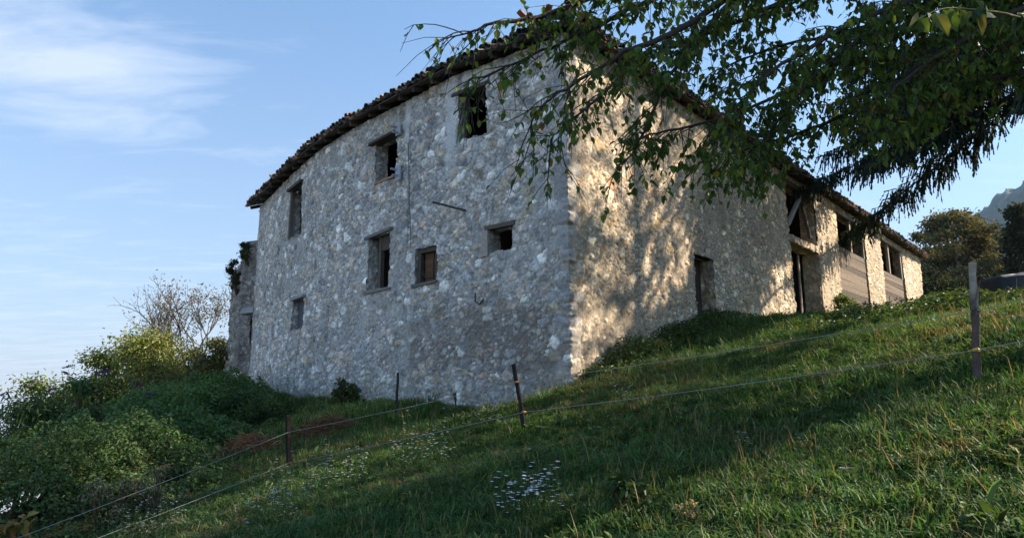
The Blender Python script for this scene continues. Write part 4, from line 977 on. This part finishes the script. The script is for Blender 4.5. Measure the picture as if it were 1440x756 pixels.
asters(486, 690, .26, 26, .34, 'small white flower clump right of the short fence post')
asters(402, 742, .52, 80, .42, 'widest white flower clump below the short fence post')
asters(735, 735, .24, 40, .26, 'white flower clump at the bottom below the tilted fence post')
asters(772, 738, .16, 14, .28, 'thin half withered white flowers beside a fuller clump')
asters(215, 752, .35, 34, .34, 'white flowers at the lower edge of the brambles')
asters(684, 612, .28, 24, .30, 'faint white flower clump just left of the tilted post')
asters(1050, 636, .06, 6, .14, 'tiny sprig of white flowers alone in the mid slope')
asters(880, 572, .22, 16, .24, 'sparse white flowers on the grass below the weedy corner')
asters(455, 588, .25, 14, .3, 'few white flowers in the grass by the grey wall')

# ------------------------------------------------------------------ fence
def post(top, bot, r0, r1, col, label, bow=0., ins=(), pale=None, square=False):
    top, bot = np.asarray(top, float), np.asarray(bot, float); bot = np.array([bot[0], bot[1], min(bot[2], float(H(bot[0], bot[1])))])
    root = empty('fence_post', tuple(bot)); tag(root, label, 'fence post', 'posts of the pasture fence')
    t = np.linspace(0, 1, 14)[:, None]; pts = (1 - t) * (bot + [0, 0, -.25] - bot) + t * (top - bot) + np.sin(t * math.pi) * np.array([bow, 0, 0]) + rng.normal(0, .003, (14, 3))
    m = MB(); k = 7 if not square else 4; cc = np.array(col)
    m.tube(pts, np.linspace(r1, r0, 14) * (1 + rng.normal(0, .05, 14)), k, col, rough=.05)
    if pale is not None:
        c = m.c[0].copy(); zf = (m.v[0][:, 2] - m.v[0][:, 2].min()) / np.ptp(m.v[0][:, 2]); w = sstep(pale, pale + .04, zf + (vnoise(m.v[0][:, 0] * 60, zf * 9) - .5) * .14)[:, None]
        m.c[0] = c * (1 - w) + np.array([.33, .28, .23]) * w
        if len(m.c) > 1: m.c[1] = np.broadcast_to(np.array([.40, .33, .26]), m.c[1].shape)
    m.build('stake', M_bark, root)
    for w_, ic in ins:
        p = np.asarray(w_) - bot; mm = MB(); mm.tube([p + [-.03, -.01, 0], p + [0, -.035, .005], p + [.03, -.01, 0]], [.012, .016, .012], 6, ic); mm.tube([p + [0, -.035, 0], p + [0, .02, 0]], .008, 5, ic); mm.build('insulator', M_metal, root)
W_U = [at(1700, 352, 4.6), at(1370, 437, 5.93), at(727, 537, 9.90), at(407, 607, 11.9), at(-160, 826, 7.2)]
W_L = [at(1700, 425, 4.6), at(1371, 492, 5.95), at(737, 579, 9.92), at(408, 650, 11.93), at(-160, 868, 7.2)]
OR = (.62, .24, .07)
post(at(1367, 369, 6.0), at(1373, 577, 6.0), .031, .037, (.105, .08, .07), 'stout round fence post with barkless pale top', .006, [(W_U[1], (.05, .045, .045)), (W_L[1], (.6, .42, .10))], .80)
post(at(722, 512, 10), at(741, 630, 10), .032, .036, (.028, .025, .024), 'thin bowed fence post tilting to the left', .03, [(W_U[2], OR), (W_L[2], OR)])
post(at(405, 583, 12), at(409, 684, 12), .045, .05, (.020, .014, .013), 'short dark square fence post nearest the brambles', 0, [], square=True)
post(at(560, 524, 17), at(556, 586, 17), .032, .036, (.05, .045, .045), 'dark stake standing against the grey wall')
post(at(639, 552, 17), at(645, 575, 17), .034, .036, (.06, .055, .055), 'stub of a dark post in the grass under the wall')
def wire(pts, label):
    m = MB(); 
    for a, b_ in zip(pts[:-1], pts[1:]):
        t = np.linspace(0, 1, 24)[:, None]; q = a * (1 - t) + b_ * t - np.array([0, 0, 1]) * np.sin(t * math.pi) * np.linalg.norm(b_ - a) * .004
        q = q + rng.normal(0, .0012, q.shape); q[0], q[-1] = a, b_; m.tube(q, .0042, 5, (.38, .38, .36))
    o = m.build('fence_wire', M_petal); tag(o, label, 'fence wire', 'twisted wires of the pasture fence')
off_ = np.array([0, -.045, 0])
wire([p + off_ for p in W_U], 'upper white twine of the fence crossing before the farmhouse')
wire([p + off_ for p in W_L], 'lower white twine of the fence crossing the grass')

# stone, fallen tile, tarpaulin
def rock(u, v, r_, col, name, label, cat, mat, flat=.6):
    b_ = ground_at(u, v); bpy.ops.mesh.primitive_ico_sphere_add(subdivisions=4, radius=1); o = bpy.context.object; o.name = name; me = o.data
    co = np.empty(len(me.vertices) * 3, np.float32); me.vertices.foreach_get('co', co); co = co.reshape(-1, 3)
    q = 1 + (fbm(co[:, 0] * 1.6 + 9 + u, co[:, 1] * 1.6 + co[:, 2] * 1.3, 4) - .5) * .9; co = np.clip(co * q[:, None], -.78, .78) * r_ * [1.3, .9, flat]
    me.vertices.foreach_set('co', co.astype(np.float32).ravel()); ca = me.color_attributes.new('col', 'FLOAT_COLOR', 'POINT'); ca.data.foreach_set('color', np.tile([*col, 1.], len(co)).astype(np.float32)); me.materials.append(mat); me.update()
    o.location = tuple(b_ + [0, 0, r_ * flat * .55]); tag(o, label, cat)
rock(1194, 668, .06, (.40, .33, .25), 'rock', 'single pale stone lying in the grass', 'stone', M_stone)
cb = ground_at(892, 512); m = MB(); q = np.linspace(0, math.pi, 9)
for k_, (r0, r1) in enumerate(((.10, .08),)):
    v = [[d, math.cos(t_) * rr, math.sin(t_) * rr] for d, r_ in ((0, r0), (.34, r1)) for rr in (r_, r_ - .016) for t_ in q]
    f = []
    for j in range(8): f += [(j, j + 1, 19 + j, 18 + j), (9 + j, 27 + j, 28 + j, 10 + j), (j, 9 + j, 10 + j, j + 1), (18 + j, 19 + j, 28 + j, 27 + j)]
    m.add(v, f, (.34, .13, .08))
o = m.build('roof_tile', M_tile); o.location = tuple(cb + [-.1, -.1, .22]); o.rotation_euler = (R(25), R(-38), R(15)); tag(o, 'fallen red clay roof tile among the weeds by the sunlit wall', 'roof tile')
tb_ = np.array([*at(1436, 430, 21)[:2], 0]); tb_[2] = float(H(*tb_[:2]))
nu, nv_ = 60, 40; uu, vv = np.meshgrid(np.linspace(0, 2 * math.pi, nu), np.linspace(0, 1, nv_), indexing='ij')
sq = lambda t_: np.sign(np.cos(t_)) * np.abs(np.cos(t_)) ** .45; sq2 = lambda t_: np.sign(np.sin(t_)) * np.abs(np.sin(t_)) ** .45
rad_ = np.where(vv < .6, 1 + .05 * np.sin(uu * 9) * (1 - vv / .6) + .06 * (1 - vv / .6), np.sqrt(np.clip(1 - ((vv - .6) / .4) ** 2.2, 0, 1)))
zt3 = np.where(vv < .6, vv / .6 * .78, .78 + .14 * (1 - (1 - (vv - .6) / .4) ** 2)) + (fbm(uu * 2, vv * 5, 3) - .5) * .12 * (vv > .05)
X3 = sq(uu) * rad_ * .95 * (1 + (fbm(uu * 3, vv * 4, 3) - .5) * .08); Y3 = sq2(uu) * rad_ * .7
zt3 = zt3 + .12 * X3
ii = np.arange(nu * nv_).reshape(nu, nv_)
o = mesh_arrays('tarpaulin_stack', np.stack([X3, Y3, zt3], -1).reshape(-1, 3), [np.stack([ii[:-1, :-1], ii[1:, :-1], ii[1:, 1:], ii[:-1, 1:]], -1).reshape(-1, 4)], attr_mat('dark_tarpaulin', .62, 6, .2, .01, 8, spec=.5), None, np.tile([.012, .016, .026], (nu * nv_, 1)), True)
o.location = tuple(tb_ + [0, 0, -.05]); tag(o, 'stack covered by a blue black tarpaulin at the brow of the slope', 'tarpaulin')

# ------------------------------------------------------------------ grass
gc = bpy.data.collections.new('grass_tufts')      # sources of the grass, not placed in the scene themselves
def tuft(nb, h, spread, cols, lean=.5, w=.006, kind='blade'):
    m = MB(); r_ = rng
    if kind == 'blade':
        b0 = np.stack([r_.normal(0, spread, nb), r_.normal(0, spread, nb), np.zeros(nb) - .02], 1); a = r_.uniform(0, 6.3, nb); hh = h * r_.uniform(.45, 1.15, nb); ln = lean * r_.uniform(.1, 1.2, nb)
        dh = np.stack([np.cos(a), np.sin(a), 0 * a], 1); sd = np.stack([-np.sin(a), np.cos(a), 0 * a], 1) * (w * r_.uniform(.6, 1.3, nb))[:, None]
        m1 = b0 + dh * (hh * ln * .25)[:, None] + np.outer(hh * .5, [0, 0, 1]); m2 = b0 + dh * (hh * ln * .62)[:, None] + np.outer(hh * (.86 - .15 * ln), [0, 0, 1]); t_ = b0 + dh * (hh * ln * 1.15)[:, None] + np.outer(hh * (1 - .38 * ln), [0, 0, 1])
        v = np.stack([b0 - sd, b0 + sd, m1 + sd * .9, m1 - sd * .9, m2 + sd * .6, m2 - sd * .6, t_], 1); i = np.arange(nb)[:, None] * 7; c = pal(cols, nb, .25)
        m.add(v.reshape(-1, 3), np.concatenate([i + np.array([[0, 1, 2, 3]]), i + np.array([[3, 2, 4, 5]])]), np.repeat(c, 7, 0))
        f3 = i + np.array([[5, 4, 6]]); m.f3.append(f3 + (m.n - nb * 7))
    else:
        P = np.stack([r_.normal(0, spread, nb), r_.normal(0, spread, nb), h * r_.random(nb)], 1); L = w * r_.uniform(.6, 1.3, nb)
        m.leaves(P, unit(rdir(nb, .4) + [0, 0, .1]), unit(rdir(nb) * .4 + [0, 0, 1]), L, L * .6, pal(cols, nb, .25), .15)
    o = m.build('tuft_%02d' % len(gc.objects), M_grass); COL.objects.unlink(o); gc.objects.link(o)
G1 = [(.048, .112, .027), (.066, .138, .034), (.038, .094, .025)]; G2 = [(.08, .15, .04), (.062, .13, .034), (.11, .155, .048)]; ST = [(.28, .21, .10), (.20, .15, .07), (.12, .13, .04)]
tuft(48, .13, .07, G1); tuft(42, .19, .07, G1 + G2[:1], .7); tuft(44, .16, .08, [(.17, .24, .06), (.14, .20, .05), (.21, .23, .08)], .9); tuft(40, .24, .07, G2 + G1, .8)
tuft(30, .20, .07, ST, 1.0, .004); tuft(44, .07, .09, [(.05, .10, .028), (.07, .13, .04)], kind='leaf', w=.035); tuft(26, .10, .08, [(.06, .115, .03), (.085, .14, .04)], kind='leaf', w=.07)
tuft(14, .05, .10, [(.12, .075, .03), (.16, .12, .03), (.07, .045, .025)], kind='leaf', w=.05)
tuft(46, .17, .08, [(.24, .32, .09), (.20, .28, .07), (.30, .32, .12)], .9); tuft(5, .42, .05, ST[:2] + G2[:1], .5, .0028); tuft(9, .06, .07, [(.05, .10, .03), (.08, .13, .04)], kind='leaf', w=.12); tuft(7, .16, .12, [(.75, .75, .76), (.7, .7, .7), (.08, .12, .04)], kind='leaf', w=.016); tuft(6, .14, .12, [(.45, .2, .42), (.08, .12, .04), (.07, .1, .03)], kind='leaf', w=.02)
def scatter(n, y0, y1, sx, mult, hs):
    y = y0 + (y1 - y0) * rng.random(n) ** .8; x = (rng.random(n) * 2 - 1) * (sx * y + 1.2); return x, y, np.full(n, mult), np.full(n, hs)
parts_ = [scatter(14000, 1.2, 6.5, .86, .74, 1.05), scatter(23000, 6, 13, .85, .9, 1.05), scatter(17000, 12, 22, .85, 1.35, 1.0), scatter(12000, 21, 60, .85, 2.0, .9)]
x = np.concatenate([p[0] for p in parts_]); y = np.concatenate([p[1] for p in parts_]); sc_m = np.concatenate([p[2] for p in parts_]); hs = np.concatenate([p[3] for p in parts_])
# not inside the house, not under the brambles
rel = np.stack([x - PA[0], y - PA[1]], 1); inh = (rel @ dR > -.05) & (rel @ dL > -.05)
dl_ = rel @ dL; bend = np.interp(dl_, (left[::-1] - PA) @ dL, (left[::-1] - PA) @ dR); inh = (rel @ dR > np.where(dl_ > 0, bend, 1e9) + .0) & (dl_ > -.0)
ok = ~inh & ~(x < np.where(y < 12, -5.3 - .42 * (12 - y), -5.3 - .22 * (y - 12))) & ~((x < -12)); x, y, sc_m, hs = x[ok], y[ok], sc_m[ok], hs[ok]; n = len(x)
dry = fbm(x * .5 + 3, y * .5 + 8, 3); wv = fbm(x * .9 + 60, y * .9, 3)
idx_ = rng.integers(0, 4, n); rr_ = rng.random(n)
idx_ = np.where(rr_ < .03 + .34 * sstep(.51, .68, dry), 4, idx_); idx_ = np.where((rr_ > .72) & (wv > .46), 5, idx_); idx_ = np.where((rr_ > .84) & (wv < .54), 6, idx_); idx_ = np.where(rr_ > .975, 7, idx_); r3 = rng.random(n); idx_ = np.where(r3 < .05, 9, idx_); idx_ = np.where((r3 > .05) & (r3 < .075), 10, idx_); idx_ = np.where((r3 > .99) & (y < 20), 11, idx_); idx_ = np.where((r3 > .985) & (r3 < .99) & (y < 14), 12, idx_)
nw = np.exp(-((x + 4.2) ** 2 / 10 + (y - 18.3) ** 2 / 5)); idx_ = np.where(rng.random(n) < nw * .9, 8, idx_)
tall = 1 - .42 * sstep(6.5, 8, y) * sstep(13, 11.5, y) * sstep(1.8, .8, x)
tall = tall * .66 + .15 * np.exp(-((x + 4.0) ** 2 / 9 + (y - 18) ** 2 / 6)) + .25 * sstep(8.5, 16, y) * sstep(2.5, -3, x)
sz = sc_m * rng.uniform(.65, 1.35, n); szz = sz * hs * tall * (.65 + .7 * fbm(x * .8, y * .8 + 30, 2))
me = bpy.data.meshes.new('grass'); me.vertices.add(n); me.vertices.foreach_set('co', np.stack([x, y, H(x, y)], 1).astype(np.float32).ravel())
for nm_, tp, dat in (('rot', 'FLOAT_VECTOR', np.stack([rng.normal(0, .14, n), rng.normal(0, .14, n), rng.uniform(0, 6.28, n)], 1)), ('scl', 'FLOAT_VECTOR', np.stack([sz, sz, szz], 1))):
    a_ = me.attributes.new(nm_, tp, 'POINT'); a_.data.foreach_set('vector', dat.astype(np.float32).ravel())
a_ = me.attributes.new('idx', 'INT', 'POINT'); a_.data.foreach_set('value', idx_.astype(np.int32))
grass = bpy.data.objects.new('grass', me); COL.objects.link(grass); tag(grass, 'rough meadow grass covering the slope', 'grass', kind='stuff')
ng = bpy.data.node_groups.new('grass_scatter', 'GeometryNodeTree'); ng.interface.new_socket('Geometry', in_out='INPUT', socket_type='NodeSocketGeometry'); ng.interface.new_socket('Geometry', in_out='OUTPUT', socket_type='NodeSocketGeometry')
gi = ng.nodes.new('NodeGroupInput'); go = ng.nodes.new('NodeGroupOutput'); ip = ng.nodes.new('GeometryNodeInstanceOnPoints'); ci = ng.nodes.new('GeometryNodeCollectionInfo')
ci.inputs['Collection'].default_value = gc; ci.inputs['Separate Children'].default_value = True; ci.inputs['Reset Children'].default_value = True; ip.inputs['Pick Instance'].default_value = True
def na(nm_, tp):
    q = ng.nodes.new('GeometryNodeInputNamedAttribute'); q.data_type = tp; q.inputs[0].default_value = nm_; return q.outputs[0]
L_ = ng.links.new; L_(gi.outputs[0], ip.inputs['Points']); L_(ci.outputs[0], ip.inputs['Instance']); L_(na('idx', 'INT'), ip.inputs['Instance Index']); L_(na('rot', 'FLOAT_VECTOR'), ip.inputs['Rotation']); L_(na('scl', 'FLOAT_VECTOR'), ip.inputs['Scale']); L_(ip.outputs[0], go.inputs[0])
md = grass.modifiers.new('scatter', 'NODES'); md.node_group = ng
